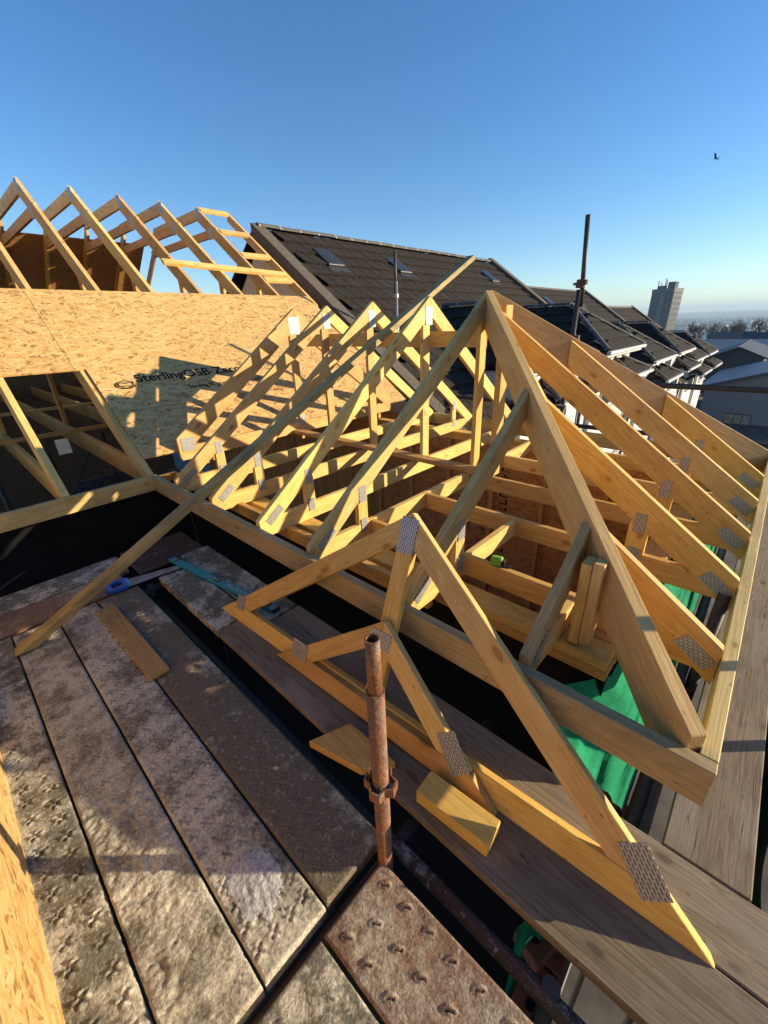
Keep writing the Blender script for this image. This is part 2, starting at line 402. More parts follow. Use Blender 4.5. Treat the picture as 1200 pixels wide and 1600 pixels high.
L(nt_, mix(nt_, mth(nt_, 'DIVIDE', mth(nt_, 'SUBTRACT', ln.outputs['Value'], 60), 120, clamp=True), soil, fld), b_.inputs['Base Color']); b_.inputs['Roughness'].default_value = 0.95
rs = np.concatenate([[0], np.geomspace(4, 9500, 70)]); th = np.linspace(0, 2 * np.pi, 181)[:-1]
gx = np.outer(rs, np.cos(th)); gy = np.outer(rs, np.sin(th)); gz = terrain_z(gx, gy)
gvts = np.stack([gx.ravel(), gy.ravel(), gz.ravel()], 1); gf = []
for i in range(len(rs) - 1):
    for j in range(180):
        a, b2, c, d = i * 180 + j, i * 180 + (j + 1) % 180, (i + 1) * 180 + (j + 1) % 180, (i + 1) * 180 + j
        gf.append((a, d, c, b2) if i else (a, d, c))
tag(raw('ground', gvts, gf, m, smooth=True), kind='structure')

# ------------------------------------------------------------------ hipped wing: trusses
def nplate(parent, c, u, n, w_, h_, face):
    """toothed metal plate lying on the face of a timber: c centre in plane, u along its length, n outward"""
    M = frame(c, u, n) @ Matrix.Translation((0, face, 0))
    bm = bmesh.new(); bmesh.ops.create_cube(bm, size=1.0); bmesh.ops.scale(bm, vec=(w_, 0.003, h_), verts=bm.verts[:])
    return obj('nail_plate', finish(bm, 'nail_plate'), MPL, parent, M)
X = Vector((1, 0, 0)); Y = Vector((0, 1, 0))
RD, RT = 0.105, 0.038
def wing_truss(x, label, y0=1.098, heel=1.125, mat=MW, near_mat=None, king=True, post_mat=MW, zt=-1.06, far=True, group='roof trusses of the hipped wing'):
    t = thing('roof_truss', label, 'truss', (x, YR, -1.17), group)
    near_mat = near_mat or mat
    cos = 1 / math.sqrt(1 + T36 * T36)
    beam('rafter', (x, y0, zs(y0)), (x, YR - 0.001, ZR), RD, RT, X, near_mat, t, UP, UP)
    y1 = 2 * YR - y0
    if far: beam('rafter', (x, y1, zs(y0)), (x, YR + 0.001, ZR), RD, RT, X, mat, t, UP, UP)
    h2 = 2 * YR - heel
    prism('ceiling_tie', [(x, heel, -1.17), (x, h2, -1.17), (x, h2, -1.17 + 0.03), (x, h2 - 0.13, zt), (x, heel + 0.13, zt), (x, heel, -1.17 + 0.03)], Y, X, 0.035, mat, t)
    if king: box('king_post', (x, YR - 0.045, (zt + ZR - 0.13) / 2), (0.033, 0.085, ZR - 0.13 - zt), post_mat, t, axis=2)
    for yy in ((1.50, 2 * YR - 1.50) if far else (1.50,)):
        zt2 = zs(min(yy, 2 * YR - yy)) - RD / cos + 0.012
        box('web_post', (x, yy, (zt - 0.03 + zt2) / 2), (0.032, 0.078, zt2 - zt + 0.03), post_mat, t, axis=2)
        nplate(t, (x, yy + 0.0, zt2 + 0.005), UP, X, 0.10, 0.055, 0.0205)
        nplate(t, (x, yy, zt - 0.01), UP, X, 0.085, 0.05, 0.0205)
    nplate(t, (x, YR - 0.02, ZR - 0.135), UP, X, 0.13, 0.085, 0.0205)
    if y0 < 1.2: nplate(t, (x, heel + 0.09, zs(heel + 0.09) - 0.075), (0, 1, T36), X, 0.13, 0.05, 0.0205)
    return t
T1 = wing_truss(XA, 'end truss of the hipped wing under the hip peak, with grey treated near rafter', near_mat=MT, post_mat=MW2)
T2 = wing_truss(-2.104, 'second truss from the hip peak, bright plate at its top, king post in full view')
T3 = wing_truss(-2.71, 'third truss from the hip peak, its top crossed by the long leaning plank')
T4 = wing_truss(-3.31, 'fourth truss from the hip peak, next to the one resting on the chipboard slope')
# the last one sits on the sheathed slope
t = thing('roof_truss', 'smallest truss resting on the chipboard slope, farthest from the hip peak', 'truss', (-3.83, YR, -1.0), 'roof trusses of the hipped wing'); T5 = t
x5 = -3.83
beam('rafter', (x5, 1.37, zs(1.37)), (x5, YR - 0.001, ZR), 0.15, RT, X, MW, t, UP, UP)
beam('rafter', (x5, 2 * YR - 1.37, zs(1.37)), (x5, YR + 0.001, ZR), 0.15, RT, X, MW, t, UP, UP)
box('ceiling_tie', (x5, YR, -1.0), (0.034, 2 * (YR - 1.37) - 0.02, 0.12), MW, t, axis=1)
box('king_post', (x5, YR - 0.045, -0.45), (0.033, 0.085, 0.96), MW, t, axis=2)
nplate(t, (x5, YR - 0.02, ZR - 0.16), UP, X, 0.16, 0.13, 0.0205)
nplate(t, (x5, 1.46, -0.92), UP, X, 0.12, 0.12, 0.0205)
nplate(t, (x5, YR - 0.045, -0.93), UP, X, 0.12, 0.07, 0.0205)

# post that props the hip peak
tag(box('prop_post', (-1.435, 2.76, -0.49), (0.045, 0.095, 1.17), MW2, axis=2), 'upright post under the hip peak, in front of the end truss king post', 'post')

# ------------------------------------------------------------------ hips and jack frames
def hip_board(name, A, B, label):
    A = Vector(A); B = Vector(B); u = (B - A).normalized(); n = u.cross(UP).normalized()
    return tag(beam(name, A, B, 0.20, 0.047, n, MHIP, None, UP, UP), label, 'rafter')
hip_board('hip_rafter', (XA + 0.02, YR - 0.02, ZR + 0.0), (XE - 0.055, YE + 0.055, ZE + 0.045), 'hip rafter running down from the peak to the near eaves corner')
hip_board('hip_rafter', (XA + 0.02, YR + 0.02, ZR + 0.0), (XE - 0.055, 2 * YR - YE - 0.055, ZE + 0.045), 'hip rafter running away from the peak to the far eaves corner')
HJ = ((1.57, 'jack frame nearest the near corner of the hip end'), (2.11, 'second jack frame of the hip end from the near corner'), (2.67, 'middle jack frame of the hip end, rising to the peak'),
      (3.22, 'fourth jack frame of the hip end, starting on the far hip rafter'), (3.78, 'jack frame nearest the far corner of the hip end'))
for k, (y, lab) in enumerate(HJ):
    xt = XA + abs(YR - y) + (0.035 if abs(YR - y) > 0.2 else 0.05)
    t = thing('jack_truss', lab, 'truss', (XE, y, -1.17), 'jack frames of the hip end')
    mt = (MW2, MW2, MW2, MW, MW2)[k]
    beam('rafter', (xt, y, zh(xt) - 0.004), (0.100, y, zh(0.100)), 0.13, 0.036, Y, mt, t, UP, UP)
    xh = 0.085
    prism('ceiling_tie', [(XA + 0.02, y, -1.17), (xh, y, -1.17), (xh, y, -1.115), (xh - 0.10, y, -1.06), (XA + 0.02, y, -1.06)], X, Y, 0.034, mt, t)
    px = -0.31
    if xt < -0.45:
        ztop = zh(px) - 0.13 / math.cos(math.atan(T36)) + 0.01
        box('web_post', (px, y, (-1.085 + ztop) / 2), (0.085, 0.032, ztop + 1.085), mt, t, axis=2)
        nplate(t, (px, y, ztop + 0.005), UP, -Y, 0.10, 0.05, 0.0195)
        nplate(t, (px, y, -1.075), UP, -Y, 0.09, 0.06, 0.0195)
    nplate(t, (xh - 0.055, y, zh(xh - 0.055) - 0.10), (1, 0, -T36), -Y, 0.13, 0.06, 0.0195)
SJ = ((-0.94, 'jack frame on the near side under the middle of the hip rafter', MT), (-0.40, 'short jack frame on the near side close to the near eaves corner', MT))
for x, lab, mt in SJ:
    yt = YR - (x - XA) - 0.03
    t = thing('jack_truss', lab, 'truss', (x, YE, -1.17), 'jack frames on the near side of the wing')
    beam('rafter', (x, 1.098, zs(1.098)), (x, yt, zs(yt) - 0.004), 0.11, 0.038, X, mt, t, UP, UP)
    prism('ceiling_tie', [(x, 1.12, -1.17), (x, yt, -1.17), (x, yt, -1.07), (x, 1.22, -1.07), (x, 1.12, -1.13)], Y, X, 0.035, MW, t)
    if x < -0.6:
        ztop = zs(1.5) - 0.135
        box('web_post', (x, 1.5, (-1.09 + ztop) / 2), (0.032, 0.08, ztop + 1.09), MW, t, axis=2)
        nplate(t, (x, 1.5, ztop), UP, X, 0.10, 0.055, 0.0205); nplate(t, (x, 1.5, -1.08), UP, X, 0.09, 0.05, 0.0205)
    nplate(t, (x, 1.20, zs(1.2) - 0.09), (0, 1, T36), X, 0.12, 0.045, 0.0205)
# two short studs under the near hip
t = thing('stub_post', 'pair of short studs side by side under the near hip rafter', 'post', (-0.31, 1.43, -1.17))
for k, dx in enumerate((-0.0195, 0.0195)):
    box('stud', (-0.315 + dx, 1.435, -0.985 + (0.012 if k else 0)), (0.037, 0.072, 0.36), (MW2, MW)[k], t, axis=2)

# binders running along the wing
tag(beam('binder', (-3.95, 2.86, -0.055), (-1.63, 2.86, -0.055), 0.115, 0.034, Y, MW2), 'timber binder running along just under the ridge behind the king posts', 'timber')
tag(box('binder', (-2.72, 2.655, -1.035), (2.35, 0.095, 0.036), MW2, axis=0), 'flat timber binder nailed along the top of the ceiling ties', 'timber')
tag(box('binder', (-2.4, 1.30, -1.195), (2.9, 0.04, 0.09), MW2, axis=0, bev=0.003), 'timber binder under the truss heels by the near wall plate', 'timber')

# ------------------------------------------------------------------ eaves boards
def eave(name, A, B, n, mat, label, d=0.135, th=0.042):
    return tag(beam(name, A, B, d, th, n, mat), label, 'fascia board')
eave('fascia_board', (XM + 0.001, YE + 0.021, ZE), (XE, YE + 0.021, ZE), Y, MTF, 'long weathered eaves board on the near side of the wing, end cut at the corner')
eave('fascia_board', (XE - 0.021, YE + 0.0435, ZE), (XE - 0.021, 2 * YR - YE, ZE), X, MTY, 'pale treated eaves board along the hip end beside the grey walkway', d=0.12)
eave('fascia_board', (XM - 0.021, -3.2, ZE + 0.0), (XM - 0.021, YE + 0.04, ZE + 0.0), X, MT, 'eaves board of the main roof below the open rafters, left', d=0.125)
eave('fascia_board', (-3.6, 2 * YR - YE - 0.021, ZE), (XE - 0.045, 2 * YR - YE - 0.021, ZE), Y, MTY, 'far eaves board of the wing beyond the trusses')

# ------------------------------------------------------------------ walls of the wing below the roof
def wall(name, label, x0, x1, y0, y1, z0, z1, inner, along):
    t = thing(name, label, 'wall', ((x0 + x1) / 2, (y0 + y1) / 2, z0))
    # sheathing split into boards 1.2 m wide, membrane outside blackened for the deep shade under the eaves, plates on top
    L_ = (x1 - x0) if along == 'x' else (y1 - y0); k = max(1, round(L_ / 1.2))
    for i in range(k):
        a, b = i * L_ / k + 0.002, (i + 1) * L_ / k - 0.002
        if along == 'x':
            yi = y1 - 0.0075 if inner > 0 else y0 + 0.0075
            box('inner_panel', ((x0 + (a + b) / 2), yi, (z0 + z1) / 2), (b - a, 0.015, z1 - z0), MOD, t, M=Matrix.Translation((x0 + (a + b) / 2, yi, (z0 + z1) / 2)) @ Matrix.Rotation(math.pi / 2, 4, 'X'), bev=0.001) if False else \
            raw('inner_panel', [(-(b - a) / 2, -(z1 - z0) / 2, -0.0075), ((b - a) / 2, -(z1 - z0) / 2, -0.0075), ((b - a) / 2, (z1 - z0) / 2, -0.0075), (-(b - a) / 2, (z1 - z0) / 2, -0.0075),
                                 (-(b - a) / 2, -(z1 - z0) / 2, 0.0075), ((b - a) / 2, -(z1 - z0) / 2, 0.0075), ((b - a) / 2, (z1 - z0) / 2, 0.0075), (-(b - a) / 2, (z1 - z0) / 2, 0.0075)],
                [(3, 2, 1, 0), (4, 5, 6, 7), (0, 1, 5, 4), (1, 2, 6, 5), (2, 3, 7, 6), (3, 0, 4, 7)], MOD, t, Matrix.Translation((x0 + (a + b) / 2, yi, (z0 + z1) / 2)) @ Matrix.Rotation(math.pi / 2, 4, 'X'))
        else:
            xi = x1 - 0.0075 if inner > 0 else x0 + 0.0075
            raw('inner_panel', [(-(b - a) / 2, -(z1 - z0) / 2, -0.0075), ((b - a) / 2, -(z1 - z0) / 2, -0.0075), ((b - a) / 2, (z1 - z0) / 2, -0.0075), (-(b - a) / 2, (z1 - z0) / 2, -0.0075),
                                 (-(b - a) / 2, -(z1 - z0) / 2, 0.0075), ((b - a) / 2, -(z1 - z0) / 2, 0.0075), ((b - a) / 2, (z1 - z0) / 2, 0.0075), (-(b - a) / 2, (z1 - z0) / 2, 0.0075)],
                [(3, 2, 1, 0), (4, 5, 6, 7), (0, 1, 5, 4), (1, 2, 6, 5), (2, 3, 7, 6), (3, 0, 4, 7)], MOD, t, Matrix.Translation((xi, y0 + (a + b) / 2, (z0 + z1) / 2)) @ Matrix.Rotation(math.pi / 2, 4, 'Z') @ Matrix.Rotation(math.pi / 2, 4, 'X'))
    cx, cy, zc = (x0 + x1) / 2, (y0 + y1) / 2, (z0 + z1) / 2
    if along == 'x':
        off = -0.01 if inner > 0 else 0.01
        box('membrane', (cx, cy + off, zc), (x1 - x0, y1 - y0 - 0.022, z1 - z0 - 0.002), MBLACK, t, bev=0)
        for q in range(2): box('wall_plate', (cx, cy, z1 + 0.0225 + q * 0.046), (x1 - x0 - q * 0.01, y1 - y0 + 0.002 - q * 0.004, 0.045), MW2, t, axis=0)
        n_ = int((x1 - x0) / 0.6)
        ys = (y1 + 0.0) if inner > 0 else y0
        for q in range(n_ + 1):
            box('stud', (x0 + 0.03 + q * 0.6, ys + (0.022 if inner > 0 else -0.022), zc), (0.038, 0.045, z1 - z0 - 0.01), MW2, t, axis=2)
    else:
        off = -0.01 if inner > 0 else 0.01
        box('membrane', (cx + off, cy, zc), (x1 - x0 - 0.022, y1 - y0, z1 - z0 - 0.002), MBLACK, t, bev=0)
        for q in range(2): box('wall_plate', (cx, cy, z1 + 0.0225 + q * 0.046), (x1 - x0 + 0.002 - q * 0.004, y1 - y0 - q * 0.01, 0.045), MW2, t, axis=1)
    return t
ZW = -1.265
wall('timber_wall', 'near side wall of the hipped wing below its wall plate', -3.95, -0.192, 1.385, 1.505, -6.8, ZW, 1, 'x')
wall('timber_wall', 'hip end wall of the wing behind the green netting', -0.312, -0.190, 1.507, 4.09, -6.8, ZW, -1, 'y')
wall('timber_wall', 'far brown chipboard wall inside the wing seen between the ceiling ties', -3.95, -0.190, 4.095, 4.215, -6.8, ZW, -1, 'x')
fm = plain('upper_floor', (0.14, 0.085, 0.045), 0.9, 0, 3)
tag(box('floor', (-2.07, 2.8, -3.75), (3.7, 2.6, 0.08), fm, bev=0), kind='structure')
# stencil marks on the far wall
mk = plain('stencil_ink', (0.012, 0.010, 0.010), 0.8, spec=0.1)
def strokes(name, parent, org, ex, ez, rows, mat=mk, seed=1, lift=0.0015):
    """small printed marks: rows of (x0, x1, z, height) strokes in the frame org/ex/ez"""
    r = random.Random(seed); org = Vector(org); ex = Vector(ex).normalized(); ez = Vector(ez).normalized(); n = ex.cross(ez)
    vs = []; fs = []
    for x0, x1, z, h in rows:
        x = x0
        while x < x1:
            wd = h * r.uniform(0.35, 0.75)
            for (a, b, c, d) in ((0, 0.22, 0, 1), (0.22, 1, r.choice((0, 0.4, 0.8)), 0)):
                p0 = org + ex * (x + wd * a) + n * lift; p1 = org + ex * (x + wd * b) + n * lift
                zl, zh_ = (0, h) if d else (c * h, c * h + 0.22 * h)
                k = len(vs); vs += [p0 + ez * (z + zl), p1 + ez * (z + zl), p1 + ez * (z + zh_), p0 + ez * (z + zh_)]; fs.append((k, k + 1, k + 2, k + 3))
            x += wd + h * r.choice((0.25, 0.25, 0.3, 0.8))
    M = WM[parent.name]; Mi = M.inverted()
    return raw(name, [Mi @ v for v in vs], fs, mat, parent, M)
fw_ = [o for o in bpy.data.objects if o.name.startswith('timber_wall')][-1]
strokes('stencil_mark', fw_, (-1.93, 4.094, -2.55), (0, 0, 1), (-1, 0, 0), [(0, 1.1, 0, 0.10), (0.25, 0.9, 0.16, 0.05), (0.2, 1.1, 0.26, 0.04)], seed=4)
# ------------------------------------------------------------------ main roof
ang = math.radians(35.3); US = Vector((-math.cos(ang), 0, math.sin(ang)))          # up the slope
NS = Vector((math.sin(ang), 0, math.cos(ang)))
MYS = (-0.15, 0.455, 1.06, 1.69, 2.28, 2.89, 3.49, 4.10)
mlab = ('at the left edge, only its near rafter in view', 'second from the left edge, above the left eaves board', 'with rafter edging the chipboard by the left opening',
        'with the highest peak, fourth from left', 'fifth from left, over the long chipboard', 'sixth from left, above the lettering', 'seventh from left, under the loose noggin', 'last before the ladder frame at the old roof')
for y, lab in zip(MYS, mlab):
    t = thing('roof_truss', 'flat topped main roof truss ' + lab, 'truss', (XM, y, -1.2), 'flat topped trusses of the main roof')
    dz = -0.020
    if y < 1.2:
        xa = XM - 0.045; dv = 0.168 / math.cos(ang); zb_ = ZE - 0.118; xb = XM - ((zb_ - dz + dv) - ZE) / T35
        prism('rafter', [(xa, y, zm(xa) + dz), (XTOP, y, ZTOP + dz), (XTOP, y, ZTOP + dz - dv), (xb, y, zb_), (xa, y, zb_)], (XTOP - xa, 0, ZTOP - zm(xa)), Y, 0.048, MW, t)
    else: beam('rafter', (-3.9, y, zm(-3.9) + dz), (XTOP, y, ZTOP + dz), 0.168, 0.048, Y, MW, t, UP, UP)
    beam('top_chord', (XTOP + 0.001, y, ZTOP + dz - 0.03), (-9.86, y, ZTOP + dz - 0.03), 0.15, 0.043, Y, MW, t, UP, UP)
    beam('collar', (-7.42, y, 1.56), (-10.2, y, 1.56), 0.12, 0.041, Y, MW, t, (T35, 0, 1) if False else None)
    beam('ceiling_tie', (-4.02, y, -1.0), (-12.9, y, -1.0), 0.20, 0.041, Y, MW2, t, None)
    box('web_post', (-6.45, y, -0.1), (0.10, 0.039, 1.75), MW2, t, axis=2)
    beam('rear_rafter', (-9.80, y, 1.80), (-13.2, y, 1.80 - 3.4 * T35), 0.12, 0.039, Y, MW2, t, UP, UP)
    nplate(t, (XTOP + 0.06, y, ZTOP - 0.13), UP, -Y, 0.16, 0.13, 0.0235)
    nplate(t, (-7.62, y, 1.50), UP, -Y, 0.17, 0.12, 0.0235)
tag(box('binder', (-5.9, 0.6, -0.99), (0.075, 4.6, 0.04), MW2, axis=1), 'timber binder across the ceiling ties inside the left opening', 'timber')
tag(box('binder', (-8.2, 0.6, -0.99), (0.075, 4.6, 0.04), MW2, axis=1), 'timber binder deeper inside the left opening', 'timber')

# ladder frame beside the old verge
t = thing('ladder_frame', 'ladder frame with four rungs beside the old roof verge', 'roof frame', (-5.9, 4.62, 0.4))
beam('rafter', (-5.72, 4.66, zm(-5.72) - 0.02), (XTOP, 4.66, ZTOP - 0.02), 0.12, 0.045, Y, MW, t, UP, UP)
for xx in (-7.93, -7.38, -6.83, -6.28):
    c = Vector((xx, 4.378, zm(xx) - 0.043))
    M = Matrix.Translation(c) @ Matrix.Rotation(ang, 4, 'Y')
    box('rung', c, (0.115, 0.51, 0.042), MW, t, M=M, axis=1)
tag(beam('noggin', (-6.44, 2.70, zm(-6.44) + 0.025), (-6.34, 4.62, zm(-6.34) + 0.025), 0.045, 0.10, NS.cross(Y), MW), 'loose pale timber laid across the last rafters of the main roof', 'timber')

# chipboard sheathing (sheets 2.4 x 1.2) on the slope
def slope_M(x, y, lift=0.0):
    o = Vector((x, y, zm(x))) + NS * lift
    return Matrix(((0, US.x, NS.x, o.x), (1, US.y, NS.y, o.y), (0, US.z, NS.z, o.z), (0, 0, 0, 1)))    # local x along Y, local y up the slope
def sheet(parent, x_lo, x_hi, y0, y1):
    ln = (x_lo - x_hi) / math.cos(ang)
    bm = bmesh.new(); bmesh.ops.create_cube(bm, size=1.0); bmesh.ops.scale(bm, vec=(y1 - y0, ln, 0.018), verts=bm.verts[:]); bmesh.ops.translate(bm, vec=((y1 - y0) / 2, ln / 2, -0.009), verts=bm.verts[:])
    return obj('chipboard_sheet', finish(bm, 'chipboard_sheet'), MO, parent, slope_M(x_lo, y0, 0.0))
sh = thing('roof_sheathing', 'sunlit chipboard sheathing across the main roof slope with printed lettering', 'sheathing', (-4.8, 2.4, -0.3))
for a, b in ((-3.2, -1.404), (-1.4, 0.996), (1.0, 3.396), (3.4, 4.61)): sheet(sh, -4.826, -5.87, a, b)
for a, b in ((1.085, 2.478), (2.48, 4.60)): sheet(sh, -3.845, -4.8235, a, b)
def text_mesh(s, size):
    cu = bpy.data.curves.new('lettering', 'FONT'); cu.body = s; cu.size = size; cu.resolution_u = 3; cu.offset = size * 0.016
    o = bpy.data.objects.new('lettering_tmp', cu); COL.objects.link(o); bpy.context.view_layer.update()
    me = bpy.data.meshes.new_from_object(o.evaluated_get(bpy.context.evaluated_depsgraph_get())); me.name = 'lettering'; me.materials.clear()
    bpy.data.objects.remove(o); bpy.data.curves.remove(cu); return me
obj('printed_lettering', text_mesh('SterlingOSB Zero', 0.158), mk, sh, slope_M(-4.615, 1.425, 0.0015))
obj('printed_lettering', text_mesh('Strength you can build on', 0.082), mk, sh, slope_M(-4.47, 1.86, 0.0015))
o_ = Vector((-4.26, 1.15, zm(-4.26)))
strokes('printed_marks', sh, o_, Y, US, [(0, 1.75, 0.05, 0.022), (0.3, 1.3, 0.0, 0.022)], seed=3)
strokes('printed_marks', sh, Vector((-5.42, 3.75, zm(-5.42))), Y, US, [(0, 0.7, 0.0, 0.06), (0.05, 0.6, -0.11, 0.03)], seed=8)
strokes('printed_marks', sh, Vector((-5.62, 3.55, zm(-5.62))), Y, US, [(0, 0.28, 0.0, 0.03)], seed=9)
# round printed emblem: a few curved strokes inside an oval
vs = []; fs = []
def arc(cx, cy, rx, ry, a0, a1, wd, k=14):
    for i in range(k):
        for r_ in (1 - wd, 1 + wd):
            a = a0 + (a1 - a0) * i / (k - 1); vs.append((cx + rx * r_ * math.cos(a), cy + ry * r_ * math.sin(a), 0))
        if i: n_ = len(vs); fs.append((n_ - 4, n_ - 3, n_ - 1, n_ - 2))
arc(0, 0, 0.088, 0.055, 0.3, 6.0, 0.10); arc(-0.03, 0.005, 0.035, 0.028, 0.5, 5.4, 0.2); arc(0.035, 0.0, 0.034, 0.026, 3.5, 8.6, 0.2); arc(0, -0.03, 0.05, 0.012, 3.3, 6.0, 0.3)
raw('printed_emblem', vs, fs, mk, sh, slope_M(-4.60, 1.315, 0.0015))

# rear attic wall, main house walls below
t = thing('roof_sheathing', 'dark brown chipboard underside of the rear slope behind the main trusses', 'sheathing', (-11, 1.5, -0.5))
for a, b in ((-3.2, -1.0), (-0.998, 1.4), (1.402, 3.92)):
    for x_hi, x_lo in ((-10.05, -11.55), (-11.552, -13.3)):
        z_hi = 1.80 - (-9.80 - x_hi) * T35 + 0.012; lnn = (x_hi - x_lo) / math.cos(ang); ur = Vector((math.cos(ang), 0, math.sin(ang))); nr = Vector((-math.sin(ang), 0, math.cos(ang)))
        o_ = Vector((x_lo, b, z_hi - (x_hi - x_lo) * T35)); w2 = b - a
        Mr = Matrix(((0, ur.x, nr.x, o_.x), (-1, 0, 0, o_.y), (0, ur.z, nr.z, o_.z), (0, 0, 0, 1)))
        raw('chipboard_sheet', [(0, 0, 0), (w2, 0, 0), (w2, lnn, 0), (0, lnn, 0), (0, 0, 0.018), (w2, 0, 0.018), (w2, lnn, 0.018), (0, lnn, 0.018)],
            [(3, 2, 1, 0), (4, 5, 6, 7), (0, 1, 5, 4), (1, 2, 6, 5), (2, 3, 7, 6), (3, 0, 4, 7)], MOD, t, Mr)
block = plain('blockwork', (0.16, 0.085, 0.035), 0.9, 0, 6)
t = thing('house_wall', 'shaded lower wall of the main house under the left eaves board', 'wall', (-3.98, 0, -6.8))
box('membrane', (-4.0, -0.9, -4.0), (0.12, 4.55, 5.5), MBLACK, t, bev=0)
box('wall_plate', (-4.0, -0.9, -1.228), (0.13, 4.55, 0.04), MW2, t, axis=1)
t = thing('house_wall', 'rear wall of the main house with a small window opening deep inside', 'wall', (-11, 0, -6.8))
for (y0, y1, z0, z1) in ((-3.2, 1.75, -6.8, -0.70), (2.05, 4.4, -6.8, -0.70), (1.75, 2.05, -6.8, -2.7), (1.75, 2.05, -2.3, -0.70)):
    box('blockwork', (-12.9, (y0 + y1) / 2, (z0 + z1) / 2), (0.12, y1 - y0 - 0.002, z1 - z0), block, t, bev=0)
tag(box('floor', (-8.5, 0.6, -3.75), (8.8, 7.6, 0.08), fm, bev=0), kind='structure')
t = thing('house_wall', 'end wall between the main house and the old neighbour', 'wall', (-7.5, 4.75, -6.8))
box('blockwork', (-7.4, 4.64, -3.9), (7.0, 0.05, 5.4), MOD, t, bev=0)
# things seen inside through the opening: props and a board
for k, (x, y) in enumerate(((-6.2, 0.75), (-7.2, 0.25), (-8.6, 0.95), (-6.9, 1.5))):
    tag(tube('steel_prop', (x, y, -3.71), (x, y, -1.23), 0.03, MTUBED), ('steel prop inside the house nearest the left opening', 'steel prop inside the house, leftmost', 'steel prop standing deepest inside the house', 'steel prop inside the house behind the edge rafter')[k], 'prop', 'steel props inside the house')
tag(tube('cross_brace', (-6.4, 0.1, -3.0), (-7.6, 1.5, -1.5), 0.024, MTUBED), 'dark diagonal tube inside the house below the ties', 'tube')
wp = plain('white_board', (0.72, 0.73, 0.74), 0.6)
t = thing('plasterboard_stack', 'stack of white boards lying inside the house under the left opening', 'boards', (-8.4, 0.95, -3.7))
for k in range(4): box('board', (-8.4 + 0.02 * k, 0.95, -3.66 + 0.1 * k), (0.6, 0.28, 0.09), wp, t, rz=0.08 * k)
bl = plain('grey_panel', (0.10, 0.115, 0.14), 0.35)
tag(box('grey_panel', (-6.9, 1.35, -2.6), (0.05, 0.7, 1.5), bl), 'grey blue panel standing inside the house below the edge rafter', 'panel')
EYE_SCALE = 1.0        # scaffold deck not scaled about the eye, placed from image coordinates
